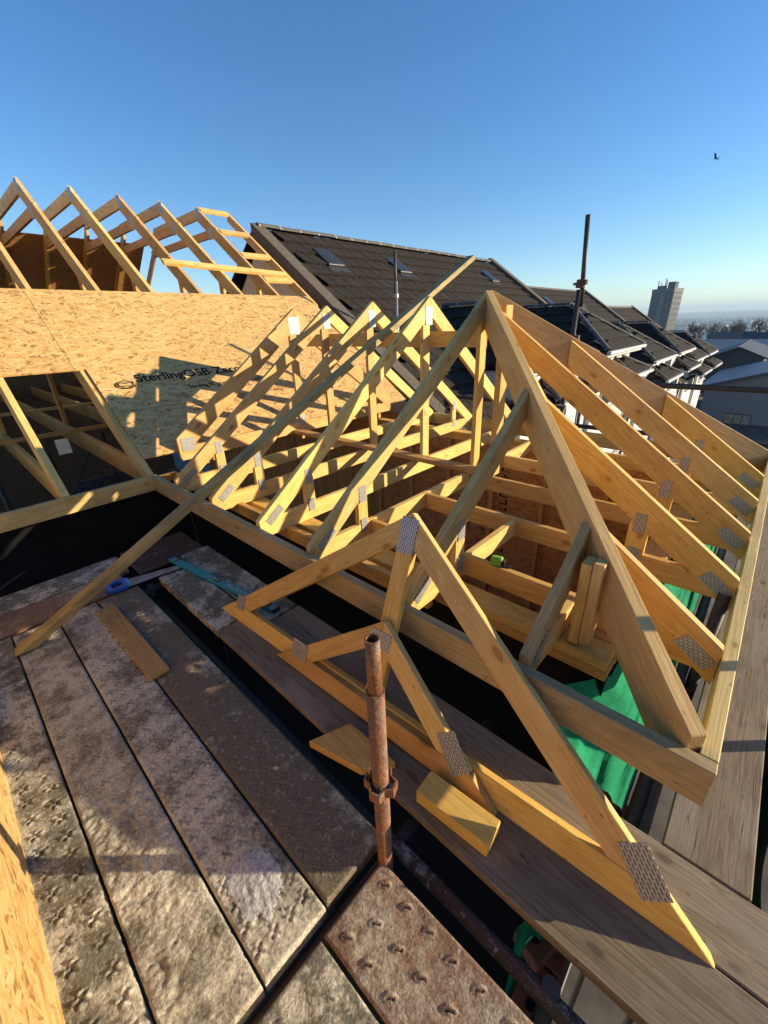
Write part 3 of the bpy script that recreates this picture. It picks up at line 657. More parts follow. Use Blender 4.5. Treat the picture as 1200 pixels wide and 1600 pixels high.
# ------------------------------------------------------------------ scaffold deck
def steel_board(x0, x1, y0, y1, mat, label, style='petal', seed=0, res=0.005, pitch=0.082, rows=3, crust=0.0, amp=0.0045, cat='scaffold board', z=DECK, rot=0.0, fade=None, pits=0.9):
    L_, W_ = x1 - x0, y1 - y0
    nx, ny = int(L_ / res) + 1, int(W_ / res) + 1
    xs = np.linspace(0, L_, nx); ys = np.linspace(0, W_, ny); gx, gy = np.meshgrid(xs, ys, indexing='ij')
    h = np.zeros_like(gx); pit = np.zeros_like(gx)
    k = 0; x = 0.05
    rr = random.Random(seed)
    while x < L_ - 0.03:
        for j in range(rows):
            cy = W_ * (j + 0.5) / rows + rr.uniform(-.003, .003); cx = x + (pitch / 2 if (j % 2 and style == 'eye') else 0) + rr.uniform(-.004, .004)
            a = amp * rr.uniform(0.55, 1.1)
            i0, i1 = max(0, int((cx - .04) / res)), min(nx, int((cx + .04) / res) + 1); j0, j1 = max(0, int((cy - .04) / W_ * ny)), min(ny, int((cy + .04) / W_ * ny) + 1)
            if i1 <= i0 or j1 <= j0: continue
            dx = gx[i0:i1, j0:j1] - cx; dy = gy[i0:i1, j0:j1] - cy; r = np.hypot(dx, dy); th = np.arctan2(dy, dx)
            if style == 'petal':
                b = np.exp(-((r - 0.0145) / 0.0065) ** 2) * (0.55 + 0.45 * np.cos(4 * th + 0.8)) - 0.9 * np.exp(-(r / 0.006) ** 2) - 0.5 * np.exp(-((r - 0.0145) / 0.006) ** 2) * np.clip(-np.cos(4 * th + 0.8), 0, 1)
            else:
                c_, s_ = math.cos(0.6), math.sin(0.6); u_ = dx * c_ + dy * s_; v_ = -dx * s_ + dy * c_
                b = 1.5 * np.clip(1 - (u_ / 0.020) ** 2 - (v_ / 0.0125) ** 2, 0, 1) ** 0.6 - 2.2 * np.exp(-((v_ + 0.003 + 0 * u_) / 0.0028) ** 2) * (np.abs(u_) < 0.013)
            h[i0:i1, j0:j1] += a * b
            if style == 'petal':
                mk_ = np.clip(1.25 - (np.abs(r - 0.0135) / 0.0062) ** 2, 0, 1) * np.clip(-0.1 - np.cos(4 * th + 0.8), 0, 1) * 1.2 + np.exp(-(r / 0.005) ** 2)
            else:
                mk_ = np.exp(-((v_ + 0.003) / 0.0034) ** 2) * (np.abs(u_) < 0.014)
            pit[i0:i1, j0:j1] = np.maximum(pit[i0:i1, j0:j1], np.clip(mk_ * rr.uniform(0.35, 1.0) * pits, 0, 1))
        x += pitch
    n1 = fbm(gx * 18 + seed * 7, gy * 18, 5, seed); n2 = fbm(gx * 55, gy * 55 + seed, 4, seed + 3)
    patch = np.clip((fbm(gx * 3.2 + seed * 3, gy * 5, 4, seed + 7) - 0.42) * 5, 0, 1)
    if fade: patch = patch * np.clip((gx - fade[0]) / (fade[1] - fade[0]), 0.15, 1)
    n6 = fbm(gx * 42 + seed, gy * 42, 4, seed + 13)
    h += crust * patch * ((n1 - 0.3) * 0.012 + (n6 - 0.45) * 0.015) + (crust * 0.5 + 0.12) * (n2 - 0.45) * 0.004
    h *= 1 - 0.65 * crust * 0
    edge = np.minimum(np.minimum(gx, L_ - gx), np.minimum(gy, W_ - gy)); h -= 0.006 * np.clip(1 - edge / 0.007, 0, 1) ** 2
    top = np.stack([gx.ravel(), gy.ravel(), h.ravel()], 1)
    idx = np.arange(nx * ny).reshape(nx, ny)
    F = np.stack([idx[:-1, :-1].ravel(), idx[1:, :-1].ravel(), idx[1:, 1:].ravel(), idx[:-1, 1:].ravel()], 1)
    rim = list(idx[:, 0]) + list(idx[-1, 1:]) + list(idx[-2::-1, -1]) + list(idx[0, -2:0:-1])
    rimv = top[rim].copy(); rimv[:, 2] = -0.055
    base = len(top); vs = np.concatenate([top, rimv]); k = len(rim)
    sides = [(rim[i], base + i, base + (i + 1) % k, rim[(i + 1) % k]) for i in range(k)]
    me = bpy.data.meshes.new('deck_board'); me.from_pydata(vs.tolist(), [], F.tolist() + sides); me.update()
    me.polygons.foreach_set('use_smooth', [True] * len(F) + [False] * len(sides))
    pa_ = me.attributes.new('pit', 'FLOAT', 'POINT'); pa_.data.foreach_set('value', np.concatenate([(pit * (1 - 0.8 * crust * patch)).ravel(), np.zeros(k)]).astype(np.float32))
    o = obj('deck_board', me, mat, None, Matrix.Translation((x0, y0, z)) @ Matrix.Rotation(rot, 4, 'Z'))
    return tag(o, label, cat, 'steel boards of the scaffold deck')
steel_board(-2.96, -0.60, -0.36, -0.137, MGALV, 'grey steel deck board with raised dimples beside the upright chipboard, leftmost', seed=1, crust=0.2, amp=0.0095)
steel_board(-2.95, -0.60, -0.129, 0.088, MCRUST, 'steel deck board crusted with cement, second from the upright chipboard', seed=2, crust=1.0, amp=0.0025, pits=0.9, pitch=0.075)
steel_board(-2.95, -0.60, 0.096, 0.308, MCRUST, 'grey brown steel deck board carrying the timber offcut, third from the upright chipboard', seed=3, crust=0.35, amp=0.006, fade=(1.2, 1.9), pitch=0.072, rows=4, pits=0.85)
steel_board(-2.95, -0.605, 0.316, 0.565, MSTEEL, 'dark brown steel deck board beside the gap with the rusty pole', seed=4, crust=0.12, amp=0.0025, pits=0.35)
steel_board(-0.555, 0.62, 0.028, 0.252, MGALV, 'grey steel deck board in the bottom corner next to the rusty one', style='eye', seed=5, crust=0.2, pitch=0.10, rows=2, amp=0.0045, res=0.004)
steel_board(-0.555, 0.62, 0.264, 0.512, MRUST, 'rust brown steel deck board with eye shaped dimples, front', style='eye', seed=6, crust=0.08, pitch=0.085, rows=3, amp=0.0052, res=0.004)
steel_board(-3.265, -2.985, -0.55, 0.53, MRUST, 'rusty steel board laid crosswise at the far end of the deck', seed=7, crust=0.25, rows=4, amp=0.002)
steel_board(-3.54, -3.285, -0.55, 0.60, MGALV, 'grey steel board laid crosswise against the house wall', seed=8, crust=0.4, rows=4, amp=0.002)
# dried cement lump
lm = plain('dried_cement', (0.47, 0.46, 0.45), 0.9, 0, 70, var=0.4, bmp=0.6)
gx, gy = np.meshgrid(np.linspace(-1, 1, 60), np.linspace(-1, 1, 60), indexing='ij'); r_ = np.hypot(gx, gy) + 1.1 * (fbm(gx * 2.2 + 4, gy * 2.2, 5, 3) - 0.40)
hh = np.clip(1 - r_, 0, 1) ** 0.5 * (0.003 + 0.011 * fbm(gx * 6, gy * 6, 5, 11)) * (r_ < 1) - 0.012 * (r_ >= 0.97)
idx = np.arange(3600).reshape(60, 60); F = np.stack([idx[:-1, :-1].ravel(), idx[1:, :-1].ravel(), idx[1:, 1:].ravel(), idx[:-1, 1:].ravel()], 1)
tag(raw('cement_lump', np.stack([gx.ravel() * 0.125, gy.ravel() * 0.085, hh.ravel()], 1), F.tolist(), lm, None, Matrix.Translation((-0.81, 0.21, DECK + 0.0005)), smooth=True), 'splash of dried pale cement on the deck board', 'cement')

def plank(name, x0, x1, y0, y1, mat, label, z=DECK, th=0.038, group='timber boards of the scaffold', cat='scaffold board', rz=0.0):
    return tag(box(name, ((x0 + x1) / 2, (y0 + y1) / 2, z - th / 2), (x1 - x0, y1 - y0, th), mat, axis=0 if (x1 - x0) > (y1 - y0) else 1, rz=rz, bev=0.004), label, cat, group)
steel_board(-2.94, -2.06, 0.700, 0.925, MGALV, 'short speckled board under the handsaw beside the gap', seed=21, crust=0.5, amp=0.0012, pits=0.2)
steel_board(-3.13, -1.90, 0.935, 1.16, MGALV, 'short speckled board under the teal spirit level by the house', seed=22, crust=0.5, amp=0.0012, pits=0.2)
plank('timber_board', -2.045, 1.45, 0.695, 0.928, MBD, 'dark timber board nearest the gap, under the leaning frames', z=DECK + 0.001)
plank('timber_board', -1.885, 1.45, 0.936, 1.165, MB, 'grey timber board behind the leaning frames, along the eaves', z=DECK - 0.002)
plank('timber_board', 0.112, 0.342, 1.168, 5.6, MB, 'grey timber walkway board outside the hip end eaves')
plank('timber_board', -0.115, -0.03, 1.9, 5.4, MB, 'narrow timber board between the hip end wall and the walkway', z=DECK - 0.12)
# expanded metal panel
t = thing('mesh_panel', 'rusty ribbed metal panel lying in the corner of the deck by the eaves', 'panel', (-3.33, 0.87, DECK))
mp = steel('rusty_panel', (0.075, 0.055, 0.045), (0.12, 0.06, 0.035), (0.24, 0.21, 0.18), dust=(0.5, 0.66))
box('panel', (-3.34, 0.88, DECK - 0.012), (0.46, 0.50, 0.012), mp, t, bev=0.002)
for k in range(17): box('rib', (-3.555 + k * 0.027, 0.88, DECK - 0.003), (0.010, 0.48, 0.008), mp, t, bev=0)

# tubes under and around the deck
def ntube(A, B, label, mat=MTUBE, r=0.0242, hollow=False, name='scaffold_tube'):
    return tag(tube(name, A, B, r, mat, hollow=hollow), label, 'scaffold tube')
ntube((-0.62, 0.60, DECK - 0.075), (0.75, 0.60, DECK - 0.075), 'crusted ledger tube in the gap in front of the rust brown deck board', MCRTUBE)
ntube((-0.58, -0.45, DECK - 0.09), (-0.58, 1.25, DECK - 0.09), 'rusty transom tube under the joint of the deck boards', MTUBED)
ntube((-2.97, -0.5, DECK - 0.09), (-2.97, 1.25, DECK - 0.09), 'transom tube under the far end of the deck', MTUBED)
ntube((-3.0, 0.635, DECK - 0.16), (-0.62, 0.635, DECK - 0.16), 'long ledger tube down in the gap between steel and timber boards', MTUBED)
ntube((0.02, 1.0, DECK - 0.09), (0.02, 5.6, DECK - 0.09), 'ledger tube running below the hip end eaves', MTUBED)
for k, (x, y) in enumerate(((-0.03, 0.62), (0.405, 2.0), (-2.97, 0.64))):
    ntube((x, y, -7.6), (x, y, DECK - 0.05), ('scaffold leg going down beside the ledger, near', 'scaffold leg going down outside the walkway board', 'scaffold leg going down at the far end of the deck')[k], MTUBED)
# pole with pressed cups
PX, PY = -0.553, 0.525
t = thing('scaffold_standard', 'rusty scaffold pole with narrow spigot and pressed cups before the leaning frames', 'scaffold pole', (PX, PY, DECK - 0.6))
tube('shaft', (PX, PY, -7.6), (PX, PY, -0.845), 0.0242, MTUBE, t, 20)
tube('spigot', (PX, PY, -0.87), (PX, PY, -0.675), 0.0190, MTUBE, t, 18, hollow=True)
for zc in (-1.235,):
    for k in range(4):
        a = k * math.pi / 2 + 0.35; d = Vector((math.cos(a), math.sin(a), 0)); s_ = Vector((-d.y, d.x, 0))
        c = Vector((PX, PY, zc))
        vs = []; th = 0.0035
        for zz, ww in ((0.0, 1.0), (0.036, 1.0)):
            for q in (0, th):
                vs += [c + d * 0.0225 + s_ * (0.024 - q) + UP * zz, c + d * (0.047 - q * 1.6) + s_ * (0.016 - q) + UP * zz, c + d * (0.047 - q * 1.6) - s_ * (0.016 - q) + UP * zz, c + d * 0.0225 - s_ * (0.024 - q) + UP * zz]
        fs = []
        for i in range(3):
            fs += [(i, i + 1, 8 + i + 1, 8 + i), (4 + i, 12 + i, 13 + i, 5 + i), (i, 4 + i, 5 + i, i + 1), (8 + i, 9 + i, 13 + i, 12 + i)]
        Mi = WM[t.name].inverted(); raw('pressed_cup', [Mi @ v for v in vs], fs, MTUBE, t, WM[t.name])
# short pole by the hip end, far standards, ledgers
EYE_SCALE = 1.07
ntube((0.069, 2.09, -6.0), (0.069, 2.09, -1.13), 'short hollow scaffold post end rising beside the hip end eaves board', MTUBED, hollow=True)
t = thing('scaffold_standard', 'tall dark scaffold pole with a coupler rising behind the far hip, against the sky', 'scaffold pole', (-1.95, 5.5, -7.6))
tube('shaft', (-1.955, 5.5, -7.6), (-1.965, 5.5, 0.30), 0.0285, MTUBED, t)
tube('upper_shaft', (-1.93, 5.53, 0.12), (-1.985, 5.5, 1.02), 0.0255, MTUBED, t)
cm = plain('coupler_rust', (0.12, 0.055, 0.04), 0.7)
for k, zc in enumerate((0.36, -0.22, -0.56)):
    c = Vector((-1.955, 5.49, zc))
    bm = bmesh.new(); bmesh.ops.create_cone(bm, cap_ends=True, segments=12, radius1=0.052 - 0.012 * (k > 0), radius2=0.046 - 0.012 * (k > 0), depth=0.085)
    bmesh.ops.create_cube(bm, size=0.05, matrix=Matrix.Translation((0.05, -0.01, 0.01))); bmesh.ops.create_cone(bm, cap_ends=True, segments=6, radius1=0.016, radius2=0.016, depth=0.06, matrix=Matrix.Translation((-0.05, 0, 0)) @ Matrix.Rotation(math.pi / 2, 4, 'Y'))
    obj('coupler', finish(bm, 'coupler'), cm if k == 0 else MTUBED, t, Matrix.Translation(c))
t = thing('scaffold_standard', 'slender silver scaffold pole in front of the old tiled roof', 'scaffold pole', (-4.77, 5.5, -7.6))
tube('shaft', (-4.765, 5.5, -7.6), (-4.765, 5.5, 0.62), 0.022, MTUBES, t)
tube('upper_shaft', (-4.78, 5.5, 0.40), (-4.78, 5.5, 1.035), 0.024, MTUBED, t)
for zc in (0.42, -0.05, -0.33):
    bm = bmesh.new(); bmesh.ops.create_cone(bm, cap_ends=True, segments=10, radius1=0.034, radius2=0.034, depth=0.05); obj('coupler', finish(bm, 'coupler'), MTUBES, t, Matrix.Translation((-4.765, 5.5, zc)))
ntube((-1.98, 5.46, -0.715), (1.6, 5.46, -0.675), 'dark guard rail tube crossing in front of the pale end wall, right', MTUBED, r=0.030)
ntube((-1.98, 5.46, -1.25), (1.6, 5.46, -1.20), 'lower guard rail tube beyond the far hip, right edge', MTUBED, r=0.028)
ntube((-4.9, 5.42, -1.02), (-1.9, 5.42, -1.02), 'guard rail tube beyond the trusses in front of the old house', MTUBED, r=0.026)
EYE_SCALE = 1.0
ntube((0.755, 2.215, -7.6), (0.755, 2.215, 0.9), 'scaffold pole outside the walkway whose shadow crosses the boards', MTUBED)
EYE_SCALE = 1.07
plank('timber_board', -4.9, 1.3, 4.72, 5.40, MBD, 'timber walkway beyond the far eaves of the wing', z=DECK - 0.02)

# debris netting
def net(name, label, fn, nu, nv):
    vs = []; fs = []
    for i in range(nu):
        for j in range(nv): vs.append(fn(i / (nu - 1), j / (nv - 1)))
    for i in range(nu - 1):
        for j in range(nv - 1): a = i * nv + j; fs.append((a, a + 1, a + nv + 1, a + nv))
    return tag(raw(name, vs, fs, MNETD if 'dark' in label else MNET, smooth=True), label, 'netting')
def f1(u, v):
    y = 1.09 + u * 3.2; q_ = min(1.0, max(0.0, (1.44 - y) / 0.22)); xs_ = -0.183 - 0.165 * q_; x = xs_ + (-0.015 - xs_) * v
    sag = 0.025 * math.sin(v * 3.1)
    fold = 0.010 * math.sin(v * 17 + u * 9 + 1.5 * math.sin(u * 14)) + 0.008 * math.sin(v * 33 + u * 23) + 0.005 * math.sin(v * 61 + u * 15) + 0.012 * math.sin(u * 11 + v * 2)
    x0 = x + 0.16 * max(0, 0.06 - u) * (1 - v) * 10 * 0.3
    return (x0, y + 0.06 * v, -1.262 - 0.27 * v - sag + fold * (0.4 + v * 0.6) - 0.02)
net('debris_netting', 'bright green netting sheet draped below the hip end rafters', f1, 120, 30)
EYE_SCALE = 1.0
def f2(u, v):
    y = 0.5 + u * 5.0; z = DECK - 0.05 - v * 2.6
    return (0.40 + 0.03 * math.sin(u * 30 + v * 3) + 0.05 * v, y, z)
net('debris_netting', 'dark green netting hanging outside the walkway board at the right edge', f2, 90, 24)
def f3(u, v):
    return (-0.16 + 0.10 * u, 0.70 + 0.16 * u + 0.012 * math.sin(u * 18 + v * 4), -1.72 - 0.75 * v)
net('debris_netting', 'scrap of green netting down in the gap between the front boards', f3, 20, 16)

# outer leaf of perforated bricks below the eaves
bk = plain('orange_brick', (0.42, 0.155, 0.085), 0.85, 0, 40, var=0.35, bmp=0.4, c2=(0.30, 0.10, 0.055))
mo = plain('mortar', (0.30, 0.28, 0.25), 0.95, 0, 40)
hole = plain('brick_hole', (0.02, 0.012, 0.01), 0.9)
t = thing('brick_wall', 'low wall of orange perforated bricks under the hip end eaves', 'wall', (-0.07, 1.5, -7.6))
box('mortar_bed', (-0.07, 1.62, -4.45), (0.092, 2.62, 4.66), mo, t, bev=0)
bm = bmesh.new(); bmesh.ops.create_cube(bm, size=1.0); bmesh.ops.scale(bm, vec=(0.10, 0.215, 0.065), verts=bm.verts[:]); bmesh.ops.bevel(bm, geom=bm.edges[:], offset=0.004, segments=1, affect='EDGES')
bme = finish(bm, 'brick'); bme.materials.append(bk)
bm = bmesh.new()
for k in range(3): bmesh.ops.create_cone(bm, cap_ends=True, segments=10, radius1=0.016, radius2=0.016, depth=0.004, matrix=Matrix.Translation((0, (k - 1) * 0.062, 0)))
hme = finish(bm, 'core_holes'); hme.materials.append(hole)
for c_ in range(5):
    for k in range(12):
        M = Matrix.Translation((-0.07 + rnd.uniform(-.003, .003), 0.42 + k * 0.225 + (0.11 if c_ % 2 else 0), -1.965 - c_ * 0.075)) @ Matrix.Rotation(rnd.uniform(-.02, .02), 4, 'Z')
        b_o = obj('brick', bme, None, t, M)
        if c_ == 0: obj('core_holes', hme, None, b_o, M @ Matrix.Translation((0, 0, 0.0325)))
for k, (x, y, a) in enumerate(((-0.03, 1.36, 0.5), (-0.10, 0.83, -0.3))):
    b_o = obj('brick', bme, None, None, Matrix.Translation((x, y, -1.893)) @ Matrix.Rotation(a, 4, 'Z'))
    tag(b_o, ('loose orange brick on the low wall below the near eaves corner', 'loose orange brick in the gap by the front timber boards')[k], 'brick')
    obj('core_holes', hme, None, b_o, WM[b_o.name] @ Matrix.Translation((0, 0, 0.0325)))
tag(box('timber_batten', (0.055, 1.35, -1.74), (0.045, 1.1, 0.03), MB, axis=1), 'pale batten lying below the near eaves corner beside the walkway', 'batten')

# ------------------------------------------------------------------ leaning frames
B0 = Vector((-2.24, 0.82, DECK)); UA = Vector((0.99921, 0.03965, 0)); VA = Vector((-0.0148, 0.373, 0.9277)).normalized(); NA = UA.cross(VA)
NA = -NA if NA.y > 0 else NA
VA = (VA - UA * VA.dot(UA)).normalized()
def pa(u, v, off=0.0): return B0 + UA * u + VA * v + NA * off
def loose_truss(label, c, half, tn, d, off, king, th, mats):
    t = thing('loose_truss', label, 'truss', pa(c, 0, off), 'loose frames leaning on the eaves board')
    dv = d * math.sqrt(1 + tn * tn); h = d; ap = half * tn
    P_ = lambda u, v: pa(c + u, v, off - th / 2)
    prism('bottom_chord', [P_(-half, 0.002), P_(half, 0.002), P_(half - h / tn, h), P_(-half + h / tn, h)], UA, NA, th, mats[0], t)
    for s_, mt in ((-1, mats[1]), (1, mats[2])):
        e = 0.0006
        pts = [P_(s_ * (half - h / tn - 0.001), h + 0.001), P_(s_ * e, ap), P_(s_ * e, ap - dv), P_(s_ * (half - (h + dv) / tn), h + 0.001)]
        prism('top_chord', pts, (pts[1] - pts[0]), NA, th - 0.002, mt, t)
    if king:
        prism('king_post', [P_(-0.043, h + 0.001), P_(0.043, h + 0.001), P_(0.043, ap - dv - 0.043 * tn - 0.001), P_(0, ap - dv - 0.001), P_(-0.043, ap - dv - 0.043 * tn - 0.001)], VA, NA, th - 0.003, mats[3], t)
    def pl(u, v, w_, h_, a=0.0):
        q = pa(c + u, v, off); nplate(t, q, VA * math.cos(a) + UA * math.sin(a), NA, w_, h_, 0.0015)
    if king: pl(0.0, ap - 0.10, 0.155, 0.085)
    else: pl(0.0, ap - 0.085, 0.075, 0.115)
    sa = math.atan(tn)
    pl(half - 0.20, h + 0.035, 0.15, 0.085, -(math.pi / 2 - sa) * 0.75); pl(-half + 0.20 if king else -half + 0.17, h + 0.02, 0.085, 0.075 if king else 0.11, 0.0)
    return t
loose_truss('large loose triangular frame leaning on the near eaves board', 1.262, 1.262, 0.749, 0.097, 0.0, True, 0.037, (MW2, MW2, MW, MW2))
loose_truss('small loose triangular frame leaning against the large one behind the rusty pole', 1.268, 0.634, 0.735, 0.088, 0.041, False, 0.037, (MW2, MW2, MW, MW2))

kt = [o for o in bpy.data.objects if o.name.startswith('loose_truss') and o.parent is None][0]
gm = frame(pa(1.262 + 0.012, 0.40, 0.0025), VA, NA) @ Matrix.Rotation(math.pi / 2, 4, 'X')
obj('grade_mark', text_mesh('CE', 0.035), mk, kt, gm)
# ------------------------------------------------------------------ plank, offcuts, tools
A = Vector((-2.727, -0.142, DECK + 0.022)); Bq = Vector((-2.567, 4.10, 0.605))
d_ = (Bq - A).normalized(); side = Vector((0, 0, 1)).cross(d_).normalized()
tag(beam('long_plank', A, Bq, 0.045, 0.085, side, MPLANK, None, (0, 1, 0)), 'long weathered plank leaning from the deck up over the trusses to the sky', 'plank')
def lying(name, A, B, wd, th, mat, label, cat='timber', z=DECK, lift=0.004):
    A = Vector((A[0], A[1], z + th + lift)); B = Vector((B[0], B[1], z + th + lift)); u = (B - A).normalized()
    return tag(beam(name, A, B, th, wd, u.cross(UP), mat), label, cat)
MOFF = wood('offcut_timber', (0.50, 0.33, 0.12), (0.30, 0.17, 0.05), grain=1.8, knots=0.12, var=0.1)
lying('timber_offcut', (-2.79, 0.325), (-1.945, 0.337), 0.10, 0.022, MOFF, 'flat treated timber offcut lying on the steel deck')
lying('timber_block', (-0.585, 0.775), (-0.305, 0.79), 0.098, 0.062, MW2, 'thick timber block lying on the dark board in front of the small frame')
w1 = prism('timber_wedge', [(-1.05, 0.60, DECK + 0.024), (-0.80, 0.66, DECK + 0.024), (-0.72, 0.77, DECK + 0.024), (-0.98, 0.775, DECK + 0.024)], X, UP, 0.038, MW2)
tag(w1, 'pointed timber offcut overhanging the gap beside the rusty pole', 'timber')

# spirit level
teal = plain('teal_paint', (0.008, 0.30, 0.36), 0.4, 0, 60, var=0.2, bmp=0.02); dkp = plain('dark_plastic', (0.02, 0.02, 0.022), 0.4); vial = plain('vial_green', (0.35, 0.55, 0.08), 0.15)
LA = Vector((-3.115, 0.857, DECK)); LB = Vector((-1.915, 1.03, DECK)); lu = (LB - LA).normalized(); ln = Vector((-lu.y, lu.x, 0)); lc = (LA + LB) / 2; lz = math.atan2(lu.y, lu.x)
t = thing('spirit_level', 'long teal spirit level lying on the boards under the eaves', 'spirit level', lc)
box('bar', lc + UP * 0.018, (1.17, 0.052, 0.024), teal, t, rz=lz, bev=0.003)
for s_ in (-1, 1): box('end_cap', lc + lu * s_ * 0.592 + UP * 0.018, (0.016, 0.054, 0.026), dkp, t, rz=lz)
for k, u_ in enumerate((-0.52, 0.0, 0.52)):
    q = box('vial_holder', lc + lu * u_ + UP * 0.0305, (0.05, 0.036, 0.004), dkp, t, rz=lz, bev=0.001)
    bm = bmesh.new(); bmesh.ops.create_cone(bm, cap_ends=True, segments=12, radius1=0.006, radius2=0.006, depth=0.034, matrix=Matrix.Rotation(math.pi / 2, 4, 'Y' if k == 1 else 'X'))
    obj('vial', finish(bm, 'vial'), vial, q, Matrix.Translation(lc + lu * u_ + UP * 0.034) @ Matrix.Rotation(lz, 4, 'Z'))
strokes('printed_marks', t, lc + lu * 0.1 - ln * 0.012 + UP * 0.0305, lu, ln, [(0, 0.22, 0, 0.02), (0.55 - 0.75, -0.12, 0, 0.02)], mat=wp, seed=5)

# handsaw
blue = plain('blue_plastic', (0.012, 0.09, 0.42), 0.35, 0, 40, var=0.15, bmp=0.02); bladem = plain('saw_blade', (0.32, 0.32, 0.32), 0.35, 0.7, 12, var=0.4)
HA = Vector((-3.03, 0.40, DECK + 0.012)); HB = Vector((-2.94, 0.93, DECK + 0.008)); hu = (HB - HA).normalized(); hn = Vector((-hu.y, hu.x, 0))
t = thing('handsaw', 'handsaw with a blue grip lying at the end of the deck', 'saw', HA)
def flat(name, pts, z0, th, mat, parent):
    vs = [HA + hu * a + hn * b + UP * (z0) for a, b in pts] + [HA + hu * a + hn * b + UP * (z0 + th) for a, b in pts]; k = len(pts)
    fs = [tuple(range(k))[::-1], tuple(range(k, 2 * k))] + [(i, (i + 1) % k, k + (i + 1) % k, k + i) for i in range(k)]
    Mi = WM[parent.name].inverted(); return raw(name, [Mi @ v for v in vs], fs, mat, parent, WM[parent.name])
teeth = [(0.12 + 0.42 * i / 60, -0.062 + 0.030 * i / 60 - (0.004 if i % 2 else 0)) for i in range(61)]
flat('blade', [(0.54, 0.012), (0.10, 0.055)] + teeth, 0.004, 0.0015, bladem, t)
# grip: closed ring so the hand hole stays open
out = [(-0.012, -0.055), (0.035, -0.075), (0.115, -0.07), (0.135, -0.02), (0.130, 0.055), (0.085, 0.068), (0.02, 0.062), (-0.014, 0.03)]
inn = [(0.025, -0.035), (0.05, -0.045), (0.085, -0.042), (0.092, -0.015), (0.088, 0.03), (0.07, 0.04), (0.038, 0.036), (0.024, 0.015)]
vs = []; k = 8
for z_ in (-0.006, 0.018):
    for ring in (out, inn): vs += [HA + hu * a + hn * b + UP * z_ for a, b in ring]
fs = []
for i in range(k):
    j = (i + 1) % k
    fs += [(i, j, k + j, k + i), (2 * k + i, 3 * k + i, 3 * k + j, 2 * k + j), (i, 2 * k + i, 2 * k + j, j), (k + i, k + j, 3 * k + j, 3 * k + i)]
Mi = WM[t.name].inverted(); raw('grip', [Mi @ v for v in vs], fs, blue, t, WM[t.name])

# green tape measure on a tie of the hip end
EYE_SCALE = 1.07
gt = plain('tape_green', (0.22, 0.50, 0.05), 0.4, 0, 30, var=0.2)
t = thing('tape_measure', 'small bright green tape measure resting on a tie of the hip end', 'tape measure', (-0.76, 1.575, -1.06))
q = box('case', (-0.765, 1.575, -1.036), (0.055, 0.034, 0.046), gt, t, rz=0.3, bev=0.008)
box('grip_band', (-0.735, 1.584, -1.043), (0.016, 0.036, 0.034), dkp, t, rz=0.3); box('clip', (-0.715, 1.59, -1.055), (0.04, 0.018, 0.004), dkp, t, rz=0.3, bev=0.001)

EYE_SCALE = 1.0
# upright chipboard along the back of the deck
t = thing('chipboard_guard', 'upright chipboard sheet along the deck edge, bottom left corner', 'chipboard')
for (a, b) in ((-3.6, -1.302), (-1.3, 1.0)):
    zc = -1.12; hz = 0.5
    raw('chipboard_sheet', [(-(b - a) / 2, -hz, -0.009), ((b - a) / 2, -hz, -0.009), ((b - a) / 2, hz, -0.009), (-(b - a) / 2, hz, -0.009), (-(b - a) / 2, -hz, 0.009), ((b - a) / 2, -hz, 0.009), ((b - a) / 2, hz, 0.009), (-(b - a) / 2, hz, 0.009)],
        [(3, 2, 1, 0), (4, 5, 6, 7), (0, 1, 5, 4), (1, 2, 6, 5), (2, 3, 7, 6), (3, 0, 4, 7)], MO, t, Matrix.Translation(((a + b) / 2, -0.297, zc)) @ Matrix.Rotation(math.pi, 4, 'Z') @ Matrix.Rotation(math.pi / 2, 4, 'X'))
EYE_SCALE = 1.07
# ------------------------------------------------------------------ old terrace
mt, nt2, bt = newmat('concrete_tile')
tcv = coords(nt2, (1, 1, 1))
n1 = noise(nt2, tcv, 14, 5, 0.65); n2 = noise(nt2, tcv, 90, 3)
oi = N(nt2, 'ShaderNodeObjectInfo')
cc = ramp(nt2, n1, [(0.3, (0.014, 0.011, 0.009)), (0.55, (0.031, 0.025, 0.020)), (0.75, (0.06, 0.051, 0.040))])
cc = mix(nt2, 0.5, cc, ramp(nt2, oi.outputs['Random'], [(0, (0.7, 0.7, 0.7)), (1, (1.2, 1.15, 1.1))]), 'MULTIPLY')
L(nt2, cc, bt.inputs['Base Color']); bt.inputs['Roughness'].default_value = 0.85; bt.inputs['Specular IOR Level'].default_value = 0.2
bump(nt2, bt, n2, 0.5, 0.01)
MTILE = mt
MVERGE = plain('verge_concrete', (0.135, 0.11, 0.082), 0.9, 0, 25, var=0.45, bmp=0.4)
MRIDGE = plain('ridge_tile_grey', (0.12, 0.11, 0.10), 0.85, 0, 30, var=0.4)
MMORT = plain('ridge_mortar', (0.42, 0.40, 0.37), 0.9, 0, 30)
MREND = plain('white_render', (0.68, 0.65, 0.60), 0.9, 0, 8, var=0.12, bmp=0.2)
MGUT = plain('white_gutter', (0.62, 0.62, 0.62), 0.45, 0, 10, var=0.2)
MLEAD = plain('rooflight_frame', (0.05, 0.05, 0.055), 0.5)
MGLR = plain('rooflight_glass', (0.030, 0.036, 0.042), 0.3, 0, 2, var=0.2, bmp=0, spec=0.25)
TW, TH_ = 0.30, 0.345
